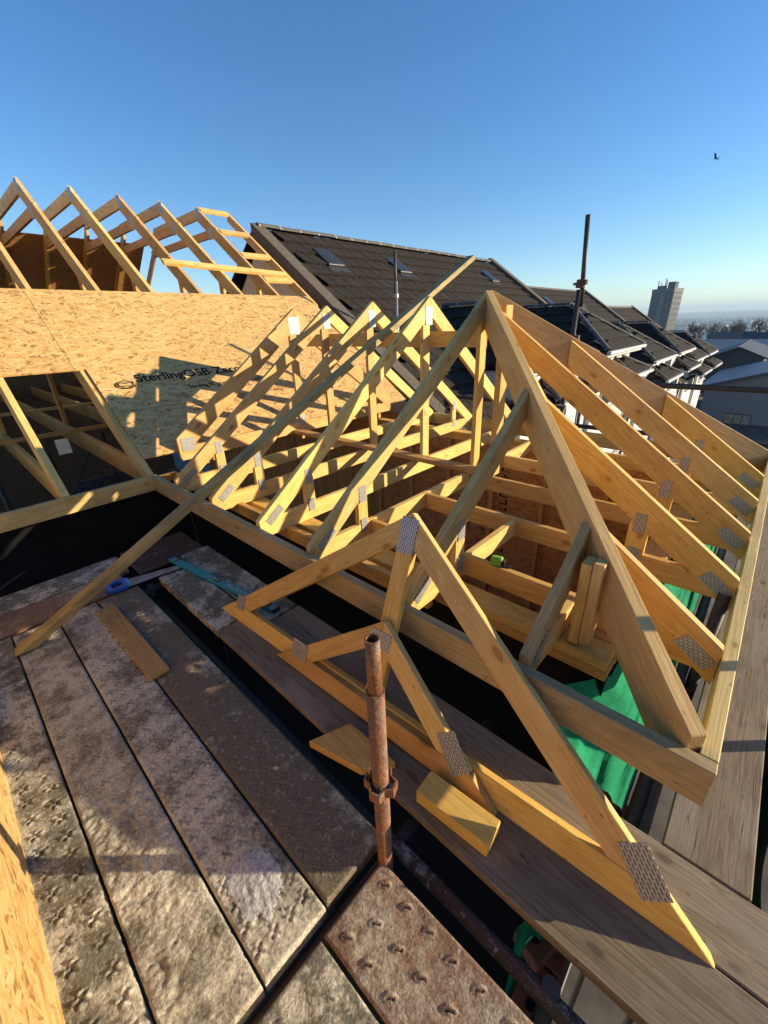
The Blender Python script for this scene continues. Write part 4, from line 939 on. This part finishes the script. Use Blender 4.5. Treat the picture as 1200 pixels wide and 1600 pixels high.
def tile_verts(r):
    """one interlocking tile: local x along the eaves, y up the slope, slightly proud nose and a roll at one side"""
    w_, l_ = TW - 0.006, 0.40
    j = r.uniform(-0.003, 0.003)
    return [(0, 0, 0.054 + j), (w_ * 0.72, 0, 0.052 + j), (w_ * 0.86, 0, 0.060 + j), (w_, 0, 0.056 + j), (w_, l_, 0.010), (w_ * 0.86, l_, 0.018), (w_ * 0.72, l_, 0.004), (0, l_, 0.006),
            (0, 0, 0.008), (w_ * 0.72, 0, 0.006), (w_ * 0.86, 0, 0.020), (w_, 0, 0.012)]
TF = [(0, 1, 6, 7), (1, 2, 5, 6), (2, 3, 4, 5), (8, 9, 1, 0), (9, 10, 2, 1), (10, 11, 3, 2)]
def tiled_plane(org, ex, ey, inside, cols, rows, seed=0):
    """list of (matrix, verts) for tiles on a plane; inside(x, y) tells whether the tile centre lies on the roof"""
    r = random.Random(seed); ez = ex.cross(ey); out = []
    for j in range(rows):
        for i in range(cols + 1):
            x, y = (i - 0.5 * (j % 2)) * TW, j * TH_
            if not inside(x + TW / 2, y + TH_ * 0.4): continue
            o = org + ex * x + ey * y
            out.append((Matrix(((ex.x, ey.x, ez.x, o.x), (ex.y, ey.y, ez.y, o.y), (ex.z, ey.z, ez.z, o.z), (0, 0, 0, 1))), r))
    return out
def joined_tiles(name, lst, parent, mat=MTILE):
    vs = []; fs = []
    for M, r in lst:
        k = len(vs); vs += [M @ Vector(v) for v in tile_verts(r)]; fs += [tuple(k + q for q in f) for f in TF]
    Mi = WM[parent.name].inverted()
    o = raw(name, [Mi @ v for v in vs], fs, mat, parent, WM[parent.name]); o['kind'] = 'stuff'; return o
tmeshes = []
for q in range(8):
    me = bpy.data.meshes.new('roof_tile'); me.from_pydata(tile_verts(random.Random(q)), [], TF); me.update(); me.materials.append(MTILE); tmeshes.append(me)
def slab(name, pts, mat, parent, th=0.02):
    pts = [Vector(p) for p in pts]; n = (pts[1] - pts[0]).cross(pts[2] - pts[0]).normalized()
    k = len(pts); vs = pts + [p - n * th for p in pts]
    fs = [tuple(range(k)), tuple(range(k, 2 * k))[::-1]] + [(i, k + i, k + (i + 1) % k, (i + 1) % k) for i in range(k)]
    Mi = WM[parent.name].inverted(); return raw(name, [Mi @ v for v in vs], fs, mat, parent, WM[parent.name])
def ridge_pieces(parent, A, B, single, r=0.085, ln=0.45, name='ridge_tile'):
    A = Vector(A); B = Vector(B); k = max(1, int((B - A).length / ln)); u = (B - A).normalized()
    n = UP.cross(u).normalized(); z = u.cross(n)
    vs = []; fs = []; seg = 7
    prof = [(r * math.cos(math.pi * i / (seg - 1)), r * 0.8 * math.sin(math.pi * i / (seg - 1))) for i in range(seg)]
    if single:
        me = bpy.data.meshes.new(name); L2 = ln * 0.96
        pv = [(x_, a, b) for x_ in (0, L2) for a, b in prof]
        pf = [(i, i + 1, seg + i + 1, seg + i) for i in range(seg - 1)] + [tuple(range(seg)), tuple(range(seg, 2 * seg))[::-1]]
        me.from_pydata(pv, [], pf); me.update(); me.materials.append(MRIDGE)
        for i in range(k):
            o = A + u * (i * ln) + UP * rnd.uniform(-.004, .006)
            obj(name, me, None, parent, Matrix(((u.x, n.x, z.x, o.x), (u.y, n.y, z.y, o.y), (u.z, n.z, z.z, o.z), (0, 0, 0, 1))))
    else:
        for i in range(k):
            b0 = len(vs)
            for x_ in (i * ln, i * ln + ln * 0.95): vs += [A + u * x_ + n * a + z * b for a, b in prof]
            fs += [(b0 + i2, b0 + i2 + 1, b0 + seg + i2 + 1, b0 + seg + i2) for i2 in range(seg - 1)] + [tuple(range(b0, b0 + seg)), tuple(range(b0 + seg, b0 + 2 * seg))[::-1]]
        Mi = WM[parent.name].inverted(); raw(name + 's', [Mi @ v for v in vs], fs, MRIDGE, parent, WM[parent.name])['kind'] = 'stuff'
    # pale mortar dabs between the ridge tiles
    vs = []; fs = []
    for i in range(k + 1):
        b0 = len(vs); c = A + u * (i * ln - 0.012)
        for x_ in (0, 0.03): vs += [c + u * x_ + n * a * 1.05 + z * (b * 1.05 - 0.004) for a, b in prof]
        fs += [(b0 + i2, b0 + i2 + 1, b0 + seg + i2 + 1, b0 + seg + i2) for i2 in range(seg - 1)]
    Mi = WM[parent.name].inverted(); raw('mortar_joint', [Mi @ v for v in vs], fs, MMORT, parent, WM[parent.name])

def hip_roof(parent, x_e, y0, y1, z_e, x_back, pitch, seed, name='dormer_roof'):
    """hipped roof running back from its eaves at x_e to x_back, ridge along X"""
    hs = (y1 - y0) / 2; yc = (y0 + y1) / 2; rise = hs * math.tan(pitch); ap = Vector((x_e - hs, yc, z_e + rise)); rb = Vector((x_back, yc, z_e + rise))
    c, s_ = math.cos(pitch), math.sin(pitch)
    a0, a1 = Vector((x_e, y0, z_e)), Vector((x_e, y1, z_e)); b0, b1 = Vector((x_back, y0, z_e)), Vector((x_back, y1, z_e))
    f = slab('near_slope', [a0, ap, rb, b0], MTILE, parent); g = slab('hip_slope', [a1, ap, a0], MTILE, parent); h = slab('far_slope', [b1, rb, ap, a1], MTILE, parent)
    sl_ = hs / c; rows = int(sl_ / TH_) + 1
    # end slope (faces +X): ex along +Y, ey up
    lst = tiled_plane(a0, Vector((0, 1, 0)), Vector((-c, 0, s_)), lambda x, y: y < sl_ and x > y * c + 0.02 and x < 2 * hs - y * c - 0.02, int(2 * hs / TW) + 1, rows, seed)
    joined_tiles('roof_tiles', lst, g)
    L3 = x_e - x_back
    lst = tiled_plane(b0, Vector((1, 0, 0)), Vector((0, c, s_)), lambda x, y: y < sl_ and x < L3 - y * c - 0.02, int(L3 / TW) + 1, rows, seed + 1)
    joined_tiles('roof_tiles', lst, f)
    ridge_pieces(parent, a0 + UP * 0.03, ap + UP * 0.03, False, 0.07); ridge_pieces(parent, a1 + UP * 0.03, ap + UP * 0.03, False, 0.07); ridge_pieces(parent, ap + UP * 0.03, rb + UP * 0.03, False, 0.08)
    # gutter and walls under it
    box('gutter', (x_e + 0.045, yc, z_e - 0.03), (0.09, y1 - y0 + 0.1, 0.07), MGUT, parent, bev=0.01)
    box('soffit', (x_e - 0.12, yc, z_e - 0.10), (0.24, y1 - y0 - 0.05, 0.06), MGUT, parent, bev=0)
    return ap
def window(parent, x, y, z, w_, h_):
    f = box('window', (x + 0.012, y, z), (0.05, w_, h_), MGUT, parent, bev=0.004)
    for s_ in (-1, 1): box('pane', (x + 0.040, y + s_ * w_ / 4, z), (0.012, w_ / 2 - 0.07, h_ - 0.10), MGL, f, bev=0)
    box('sill', (x + 0.06, y, z - h_ / 2 - 0.03), (0.12, w_ + 0.12, 0.05), MGUT, f, bev=0.004)
XR = -7.55; XW = -3.0; XWALL = -3.22
def house(label, y0, y1, dz, lowest, seed, tiles_single=False, lights=()):
    t = thing('terraced_house', label, 'house', ((XW + XR) / 2, (y0 + y1) / 2, -6.8), 'terraced houses stepping down the hill')
    zr = zm(XR) + dz; ln = (XW - XR) / math.cos(ang); e0 = Vector((XW, y0 + 0.24, zm(XW) + dz))
    rf = slab('roof', [(XW, y0, zm(XW) + dz - 0.01), (XW, y1, zm(XW) + dz - 0.01), (XR, y1, zr - 0.01), (XR, y0, zr - 0.01)], MTILE, t)
    slab('rear_roof', [(XR, y0, zr), (XR, y1, zr), (XR - 3.9, y1, zr - 3.9 * T35), (XR - 3.9, y0, zr - 3.9 * T35)], MTILE, t)
    lst = tiled_plane(e0, Vector((0, 1, 0)), US, lambda x, y: y < ln - 0.15 and 0.05 < x < (y1 - y0) - 0.40, int((y1 - y0) / TW), int(ln / TH_) + 1, seed)
    if tiles_single:
        lst.sort(key=lambda q: (q[0].translation.length)); near = lst[:300]; far_ = lst[300:]
        # keep the pieces that can be seen: upper courses first
        lst.sort(key=lambda q: -q[0].translation.z + 0.08 * q[0].translation.y); near, far_ = lst[:300], lst[300:]
        for q, (M, r) in enumerate(near): obj('roof_tile', tmeshes[q * 7 % 8], None, rf, M @ Matrix.Translation((rnd.uniform(-.002, .002), rnd.uniform(-.008, .008), rnd.uniform(0, .003))))
        if far_: joined_tiles('roof_tiles', far_, rf)
    else: joined_tiles('roof_tiles', lst, rf)
    ridge_pieces(rf, (XR, y0 + 0.1, zr + 0.02), (XR, y1 - 0.05, zr + 0.02), tiles_single)
    # raised skew at the near verge
    for yv, up in ((y0 + 0.10, 0.085), (y1 - 0.16, 0.15)):
        a = Vector((XW - 0.05, yv, zm(XW - 0.05) + dz + up)); b = Vector((XR - 0.02, yv, zr + up))
        beam('verge_skew', a, b, 0.26, 0.26, Y, MVERGE, t, UP, UP, bev=0.012)
    # walls
    zt = zm(XW) + dz
    box('wall', (XWALL - 0.125, (y0 + y1) / 2, (lowest + zt - 0.05) / 2), (0.25, y1 - y0 - 0.004, zt - 0.05 - lowest), MREND, t, bev=0)
    box('rear_wall', (XR - 3.7, (y0 + y1) / 2, (lowest + zt - 0.05) / 2), (0.25, y1 - y0 - 0.004, zt - 0.05 - lowest), MREND, t, bev=0)
    zg = zr - 0.12
    slab('gable', [(XWALL - 0.1, y0 + 0.15, lowest), (XWALL - 0.1, y0 + 0.15, zt - 0.05), (XR, y0 + 0.15, zg), (XR - 3.8, y0 + 0.15, zt - 0.15), (XR - 3.8, y0 + 0.15, lowest)], MREND, t, 0.1)
    for (yy, xx) in lights:
        q = Matrix(((0, US.x, NS.x, xx), (1, US.y, NS.y, yy), (0, US.z, NS.z, zm(xx) + dz), (0, 0, 0, 1))) @ Matrix.Translation((0, 0, 0.045))
        bx_ = box('rooflight', (0, 0, 0), (0.40, 0.54, 0.05), MLEAD, rf, M=q, bev=0.01)
        box('pane', (0, 0, 0), (0.32, 0.46, 0.02), MGLR, bx_, M=q @ Matrix.Translation((0, 0, 0.018)), bev=0)
        box('flashing', (0, 0, 0), (0.46, 0.16, 0.012), MLEAD, bx_, M=q @ Matrix.Translation((0, -0.37, -0.012)), bev=0)
    return t
def dormer(t, x_e, y0, y1, z_e, x_back, seed, pitch=math.radians(34), win=True, lowest=None):
    hip_roof(t, x_e, y0, y1, z_e, x_back, pitch, seed)
    if lowest is not None:
        box('bay_wall', (x_e - 0.36, (y0 + y1) / 2, (lowest + z_e - 0.08) / 2), (0.30, y1 - y0 - 0.5, z_e - 0.08 - lowest), MREND, t, bev=0)
        for yy in (y0 + 0.26, y1 - 0.26): box('cheek_wall', ((x_e - 0.515 + x_back) / 2, yy, z_e - 0.75), (x_e - 0.515 - x_back, 0.10, 1.3), MREND, t, bev=0)
        if win: window(t, x_e - 0.21, (y0 + y1) / 2, z_e - 0.85, 1.5, 1.05)
h1 = house('nearest old tiled house with three rooflights, behind the trusses', 4.86, 13.4, 0.0, -6.8, 3, True, ((5.95, -6.85), (7.95, -6.83), (11.85, -6.80)))
P34 = math.radians(33.5)
dormer(h1, -2.9, 6.6, 9.6, -0.69, -6.3, 31, P34, lowest=-6.8); dormer(h1, -2.9, 10.35, 13.3, -0.69, -6.3, 35, P34, lowest=-6.8)
hip_roof(h1, -2.55, 7.0, 8.3, -1.27, -3.3, math.radians(28), 33); hip_roof(h1, -2.55, 11.2, 13.0, -1.27, -3.3, math.radians(28), 36)
h2 = house('second tiled house of the terrace, lower, with two rooflights', 13.4, 22.0, -0.62, -8.0, 4, False, ((16.3, -6.85), (19.2, -6.85)))
dormer(h2, -2.9, 15.1, 18.2, -1.27, -6.3, 41, P34, lowest=-8.0); dormer(h2, -2.9, 18.9, 21.9, -1.27, -6.3, 43, P34, lowest=-8.0)
hip_roof(h2, -2.55, 15.6, 17.9, -1.86, -3.3, math.radians(28), 45); hip_roof(h2, -2.55, 19.4, 21.6, -1.86, -3.3, math.radians(28), 46)
h3 = house('third tiled house of the terrace, farthest and lowest', 22.0, 30.3, -1.22, -9.0, 5)
dormer(h3, -2.9, 23.3, 26.3, -1.87, -6.3, 51, P34, lowest=-9.0); dormer(h3, -2.9, 27.0, 30.0, -1.87, -6.3, 53, P34, lowest=-9.0)
hip_roof(h3, -2.55, 23.7, 26.0, -2.46, -3.3, math.radians(28), 55); hip_roof(h3, -2.55, 27.4, 29.7, -2.46, -3.3, math.radians(28), 56)
MPIPE = plain('dark_pipe', (0.05, 0.05, 0.055), 0.5)
for hh_, ys, dz in ((h1, (6.2, 10.0), 0), (h2, (14.6, 18.6), -0.6), (h3, (22.7, 26.7), -1.2)):
    for yy in ys: tube('downpipe', (XWALL + 0.05, yy, -6.8 + 2 * dz), (XWALL + 0.05, yy, -1.45 + dz), 0.04, MPIPE, hh_)
for hh_, wins in ((h1, ((5.6, -2.6), (8.1, -4.4), (11.9, -4.4))), (h2, ((14.3, -3.2), (16.7, -5.0), (20.4, -5.0))), (h3, ((22.5, -3.8), (24.8, -5.6), (28.5, -5.6), (29.6, -3.6)))):
    for yy, zz in wins: window(hh_, XWALL, yy, zz, 0.8, 1.15)

# ------------------------------------------------------------------ buildings down the hill
MWALLG = plain('grey_render', (0.22, 0.215, 0.22), 0.9, 0, 1.5, var=0.1)
MROOFB = plain('dark_blue_roof', (0.035, 0.045, 0.055), 0.6, 0, 2, var=0.3)
mm, nt3, bb = newmat('ribbed_metal_roof')
wv = N(nt3, 'ShaderNodeTexWave'); wv.bands_direction = 'Y'; wv.inputs['Scale'].default_value = 1.2; L(nt3, coords(nt3, (1, 1, 1), rand=False), wv.inputs['Vector'])
L(nt3, ramp(nt3, wv.outputs['Color'], [(0.1, (0.035, 0.046, 0.058)), (0.5, (0.095, 0.115, 0.14))]), bb.inputs['Base Color']); bb.inputs['Roughness'].default_value = 0.45; bump(nt3, bb, wv.outputs['Color'], 0.6, 0.05)
MMETAL = mm
def gable_house(name, label, x0, x1, y0, y1, zg, ze, zr, wallm, roofm, ridge='y', windows=()):
    t = thing(name, label, 'building', ((x0 + x1) / 2, (y0 + y1) / 2, zg))
    xc, yc = (x0 + x1) / 2, (y0 + y1) / 2
    if ridge == 'y':
        for y, s_ in ((y0, 1), (y1, -1)):
            pts = [(x0, y, zg), (x0, y, ze), (xc, y, zr), (x1, y, ze), (x1, y, zg)]
            slab('gable_wall', pts if s_ < 0 else pts[::-1], wallm, t, 0.2)
        box('side_wall', (x0 + 0.1, yc, (zg + ze) / 2), (0.2, y1 - y0 - 0.42, ze - zg), wallm, t, bev=0); box('side_wall', (x1 - 0.1, yc, (zg + ze) / 2), (0.2, y1 - y0 - 0.42, ze - zg), wallm, t, bev=0)
        o = 0.35; k = (zr - ze) / (xc - x0)
        slab('roof', [(x0 - o, y0 - o, ze - o * k + 0.05), (xc, y0 - o, zr + 0.05), (xc, y1 + o, zr + 0.05), (x0 - o, y1 + o, ze - o * k + 0.05)][::-1], roofm, t, 0.12)
        slab('roof', [(x1 + o, y0 - o, ze - o * k + 0.05), (xc, y0 - o, zr + 0.05), (xc, y1 + o, zr + 0.05), (x1 + o, y1 + o, ze - o * k + 0.05)], roofm, t, 0.12)
    else:
        for x, s_ in ((x0, 1), (x1, -1)):
            pts = [(x, y0, zg), (x, y0, ze), (x, yc, zr), (x, y1, ze), (x, y1, zg)]
            slab('gable_wall', pts[::-1] if s_ < 0 else pts, wallm, t, 0.2)
        box('side_wall', (xc, y0 + 0.1, (zg + ze) / 2), (x1 - x0 - 0.42, 0.2, ze - zg), wallm, t, bev=0); box('side_wall', (xc, y1 - 0.1, (zg + ze) / 2), (x1 - x0 - 0.42, 0.2, ze - zg), wallm, t, bev=0)
        o = 0.35; k = (zr - ze) / (yc - y0)
        slab('roof', [(x0 - o, y0 - o, ze - o * k + 0.05), (x1 + o, y0 - o, ze - o * k + 0.05), (x1 + o, yc, zr + 0.05), (x0 - o, yc, zr + 0.05)], roofm, t, 0.12)
        slab('roof', [(x0 - o, y1 + o, ze - o * k + 0.05), (x1 + o, y1 + o, ze - o * k + 0.05), (x1 + o, yc, zr + 0.05), (x0 - o, yc, zr + 0.05)][::-1], roofm, t, 0.12)
    for (wx, wz, ww, wh) in windows:
        f = box('window', (wx, y0 - 0.02, wz), (ww, 0.10, wh), MLEAD, t, bev=0)
        nb = max(2, int(ww / 0.35))
        for q in range(nb): box('pane', (wx - ww / 2 + (q + 0.5) * ww / nb, y0 - 0.075, wz), (ww / nb - 0.05, 0.02, wh - 0.1), MPANE, f, bev=0)
    return t
MPANE = plain('blinds', (0.36, 0.33, 0.24), 0.4, 0, 3, var=0.5)
gable_house('warehouse', 'large grey rendered building with a small barred window, right edge', -3.5, 9.5, 36.0, 46.0, -12, -4.55, -2.5, MWALLG, MMETAL, 'y', ((-1.35, -6.55, 1.35, 0.80), (-2.7, -9.5, 1.1, 1.2)))
gable_house('workshop', 'dark gabled shed behind the large grey building', -5.1, -1.4, 50.0, 62.0, -12, -3.75, -2.95, MROOFB, MROOFB, 'y')
gable_house('metal_shed', 'pale blue low metal roofed shed beyond the dark gable', -9.5, 8, 64.0, 74.0, -12, -3.9, -3.05, MWALLG, MMETAL, 'x')
MROOFR = plain('pink_brown_roof', (0.20, 0.13, 0.11), 0.9, 0, 4)
gable_house('house', 'small house with pink brown roof in front of the bare trees', -10.6, -5.2, 92.0, 99.0, -12, -5.0, -3.0, MREND, MROOFR, 'x')
gable_house('house', 'dark blue roofed house in front of the bare trees, right', -5.4, 2.5, 84.0, 91.0, -12, -4.3, -2.9, MWALLG, MROOFB, 'x')

# tower block
MCON = plain('tower_concrete', (0.09, 0.094, 0.10), 0.9, 0, 0.4, var=0.15); MBAND = plain('tower_band', (0.16, 0.16, 0.17), 0.8, 0, 1)
TC = Vector((-58.5, 300.0, 0)); TR = Matrix.Translation(TC) @ Matrix.Rotation(math.radians(-12), 4, 'Z')
t = thing('tower_block', 'tall grey tower block with roof aerials rising behind the terrace', 'tower block', (TC.x, TC.y, -38))
def tb(name, c, s, mat, parent=None):
    return box(name, (0, 0, 0), s, mat, parent or t, M=TR @ Matrix.Translation(Vector(c)), bev=0)
zb, ztp = -38, 11.2
core = tb('core', (0, 0, (zb + ztp) / 2), (11.2, 11.2, ztp - zb), MCON)
tb('parapet', (0, 0, ztp + 1.0), (11.5, 11.5, 2.0), MBAND); tb('plant_room', (2.2, 0, ztp + 3.6), (3.6, 4.0, 3.2), MCON); tb('plant_room', (-2.6, -1.0, ztp + 2.8), (3.0, 4.0, 1.6), MBAND)
for k, (ax_, hh_) in enumerate(((-4.2, 4.2), (-2.6, 3.2), (-0.6, 5.0), (0.1, 4.2))): tube('aerial', TR @ Vector((ax_, -3, ztp + 2)), TR @ Vector((ax_, -3, ztp + 2 + hh_)), 0.22, MBAND, t, 6)
tb('stair_strip', (0.2, -5.75, (zb + ztp) / 2), (2.4, 0.3, ztp - zb - 0.2), plain('tower_pale', (0.17, 0.17, 0.165), 0.9, 0, 0.4, var=0.1))
wdm = glass_mat('tower_glass', (0.012, 0.014, 0.018), 0.35)
wme = {}
for fl in range(17):
    z = ztp - 1.6 - fl * 2.75
    for xx, ww in ((-3.9, 1.5), (-1.9, 1.0), (2.5, 1.3), (4.3, 1.6)):
        tb('window', (xx, -5.63, z), (ww, 0.12, 1.5), wdm, core)
    for yy in (-3.0, 0.4, 3.4):
        tb('window', (5.63, yy, z), (0.12, 1.9, 1.5), wdm, core)

# bare trees
MBARK = plain('bark', (0.06, 0.045, 0.036), 0.95, 0, 3, var=0.3)
def bare_tree(label, x, y, zg, H, seed):
    r = random.Random(seed); t = thing('bare_tree', label, 'tree', (x, y, zg), 'bare winter trees beyond the roofs')
    tv, tf, cv, cf = [], [], [], []
    def seg(V, F, a, b, ra, rb, k=4):
        d = (b - a).normalized(); s_ = d.orthogonal().normalized(); q = d.cross(s_); n0 = len(V)
        for p, rr in ((a, ra), (b, rb)):
            for i in range(k): an = 2 * math.pi * i / k; V.append(p + s_ * rr * math.cos(an) + q * rr * math.sin(an))
        for i in range(k): F.append((n0 + i, n0 + (i + 1) % k, n0 + k + (i + 1) % k, n0 + k + i))
    def grow(p, d, ln, ra, dep):
        e = p + d * ln; rb = ra * 0.74
        if dep >= 5: seg(tv, tf, p, e, ra, rb, 6)
        else: seg(cv, cf, p, e, ra, rb, 4 if dep > 1 else 3)
        if dep == 0: return
        for _ in range(r.choice((2, 2, 3, 3)) if dep < 6 else 4):
            v = Vector((r.uniform(-1, 1), r.uniform(-1, 1), r.uniform(-0.25, 0.9))).normalized()
            nd = (d * r.uniform(0.55, 1.0) + v * 0.62 + UP * 0.10).normalized()
            grow(p + d * ln * r.uniform(0.55, 1.0), nd, ln * r.uniform(0.62, 0.86), rb * r.uniform(0.7, 0.95), dep - 1)
    grow(Vector((0, 0, 0)), Vector((r.uniform(-.06, .06), r.uniform(-.06, .06), 1)).normalized(), H * 0.25, H * 0.026, 6)
    raw('trunk', tv, tf, MBARK, t, WM[t.name]); raw('crown', cv, cf, MBARK, t, WM[t.name])
places = ('leftmost beside the tower block', 'second from the left', 'third from the left', 'fourth from the left', 'fifth from the left', 'tallest, mid row', 'seventh from the left', 'eighth from the left', 'over the dark blue roof', 'tenth from the left', 'second from the right edge', 'at the right edge')
for k in range(12):
    x = -17.2 + k * 1.55 + rnd.uniform(-.4, .4); y = 120 + rnd.uniform(-6, 8)
    bare_tree('bare winter tree in the far row, ' + places[k], x, y, -7.4, (8.0 if k != 5 else 9.2) * rnd.uniform(0.88, 1.08), 100 + k)

# hedge and far town as one mass
vs = []; fs = []
r = random.Random(5)
def addbox(cx, cy, cz, sx, sy, sz, a):
    c_, s_ = math.cos(a), math.sin(a); k = len(vs)
    for dx, dy, dz in ((-1, -1, 0), (1, -1, 0), (1, 1, 0), (-1, 1, 0), (-1, -1, 1), (1, -1, 1), (1, 1, 1), (-1, 1, 1)):
        x_, y_ = dx * sx / 2, dy * sy / 2; vs.append((cx + x_ * c_ - y_ * s_, cy + x_ * s_ + y_ * c_, cz + dz * sz))
    vs.append((cx - c_ * sx / 2, cy - s_ * sx / 2, cz + sz * 1.5)); vs.append((cx + c_ * sx / 2, cy + s_ * sx / 2, cz + sz * 1.5))
    fs.extend([(k, k + 1, k + 5, k + 4), (k + 1, k + 2, k + 6, k + 5), (k + 2, k + 3, k + 7, k + 6), (k + 3, k, k + 4, k + 7), (k + 4, k + 5, k + 9, k + 8), (k + 6, k + 7, k + 8, k + 9)])
for _ in range(1500):
    d = r.uniform(420, 3200); a = math.radians(r.uniform(-26, 14)); x, y = d * math.sin(a), d * math.cos(a)
    addbox(x, y, float(terrain_z(x, y)) - 0.5, r.uniform(8, 22), r.uniform(6, 10), r.uniform(3.5, 6), r.uniform(0, 3.1))
mtw, ntw, btw = newmat('far_town'); gi = N(ntw, 'ShaderNodeNewGeometry')
L(ntw, ramp(ntw, gi.outputs['Random Per Island'], [(0, (0.10, 0.08, 0.07)), (0.5, (0.30, 0.28, 0.26)), (0.75, (0.62, 0.60, 0.58)), (1, (0.16, 0.10, 0.08))]), btw.inputs['Base Color'])
tag(raw('far_town', vs, fs, mtw), 'far off town of small pale houses spread over the valley', 'town', kind='stuff')
vs = []; fs = []
for _ in range(900):
    d = r.uniform(300, 4200); a = math.radians(r.uniform(-26, 14)); x, y = d * math.sin(a), d * math.cos(a); z0 = float(terrain_z(x, y)) - 1
    for q in range(7):
        cx, cy, cz = x + r.gauss(0, 7 + d / 300), y + r.gauss(0, 6), z0 + r.uniform(1, 6); s_ = r.uniform(2.5, 6)
        k = len(vs); vs += [(cx - s_, cy, cz), (cx + s_, cy, cz), (cx, cy - s_, cz), (cx, cy + s_, cz), (cx, cy, cz - s_ * .8), (cx, cy, cz + s_ * .8)]
        fs += [(k, k + 2, k + 5), (k + 2, k + 1, k + 5), (k + 1, k + 3, k + 5), (k + 3, k, k + 5), (k + 2, k, k + 4), (k + 1, k + 2, k + 4), (k + 3, k + 1, k + 4), (k, k + 3, k + 4)]
tag(raw('far_woods', vs, fs, plain('far_woods', (0.05, 0.055, 0.03), 0.95, 0, 0.05)), 'far off belts of trees spread over the valley', 'woods', kind='stuff')

# bird
t_ = []
bv = [(0, 0.16, 0), (0.035, 0.0, 0.02), (-0.035, 0.0, 0.02), (0, -0.16, 0.0), (0, 0, 0.05), (0, 0, -0.03), (0.30, 0.03, 0.14), (0.27, -0.06, 0.13), (-0.30, 0.03, 0.14), (-0.27, -0.06, 0.13), (0.05, -0.24, 0.0), (-0.05, -0.24, 0.0), (0.03, 0.06, 0.015), (0.03, -0.07, 0.015), (-0.03, 0.06, 0.015), (-0.03, -0.07, 0.015)]
bf = [(0, 1, 4), (0, 4, 2), (0, 5, 1), (0, 2, 5), (3, 4, 1), (3, 2, 4), (3, 1, 5), (3, 5, 2), (12, 6, 7, 13), (14, 15, 9, 8), (3, 10, 11)]
tag(raw('bird', bv, bf, plain('bird_black', (0.015, 0.014, 0.014), 0.8), None, Matrix.Translation((-6.5, 38.46, 8.85)) @ Matrix.Rotation(1.2, 4, 'Z') @ Matrix.Rotation(0.5, 4, 'Y')), 'small black bird flying in the blue sky', 'bird')

# ------------------------------------------------------------------ haze
HAZE = 1
if HAZE:
    bm = bmesh.new(); bmesh.ops.create_cube(bm, size=1.0); bmesh.ops.scale(bm, vec=(20400, 20400, 210), verts=bm.verts[:]); bmesh.ops.translate(bm, vec=(0, 0, 0), verts=bm.verts[:])
    mh = bpy.data.materials.new('haze'); mh.use_nodes = True; nh = mh.node_tree; nh.nodes.clear()
    pv = nh.nodes.new('ShaderNodeVolumePrincipled'); pv.inputs['Color'].default_value = (0.58, 0.80, 1.0, 1); pv.inputs['Density'].default_value = 0.00022; pv.inputs['Anisotropy'].default_value = 0.0
    oh = nh.nodes.new('ShaderNodeOutputMaterial'); nh.links.new(pv.outputs[0], oh.inputs['Volume'])
    tag(obj('haze', finish(bm, 'haze'), mh), 'pale haze over the valley', 'haze', kind='stuff')
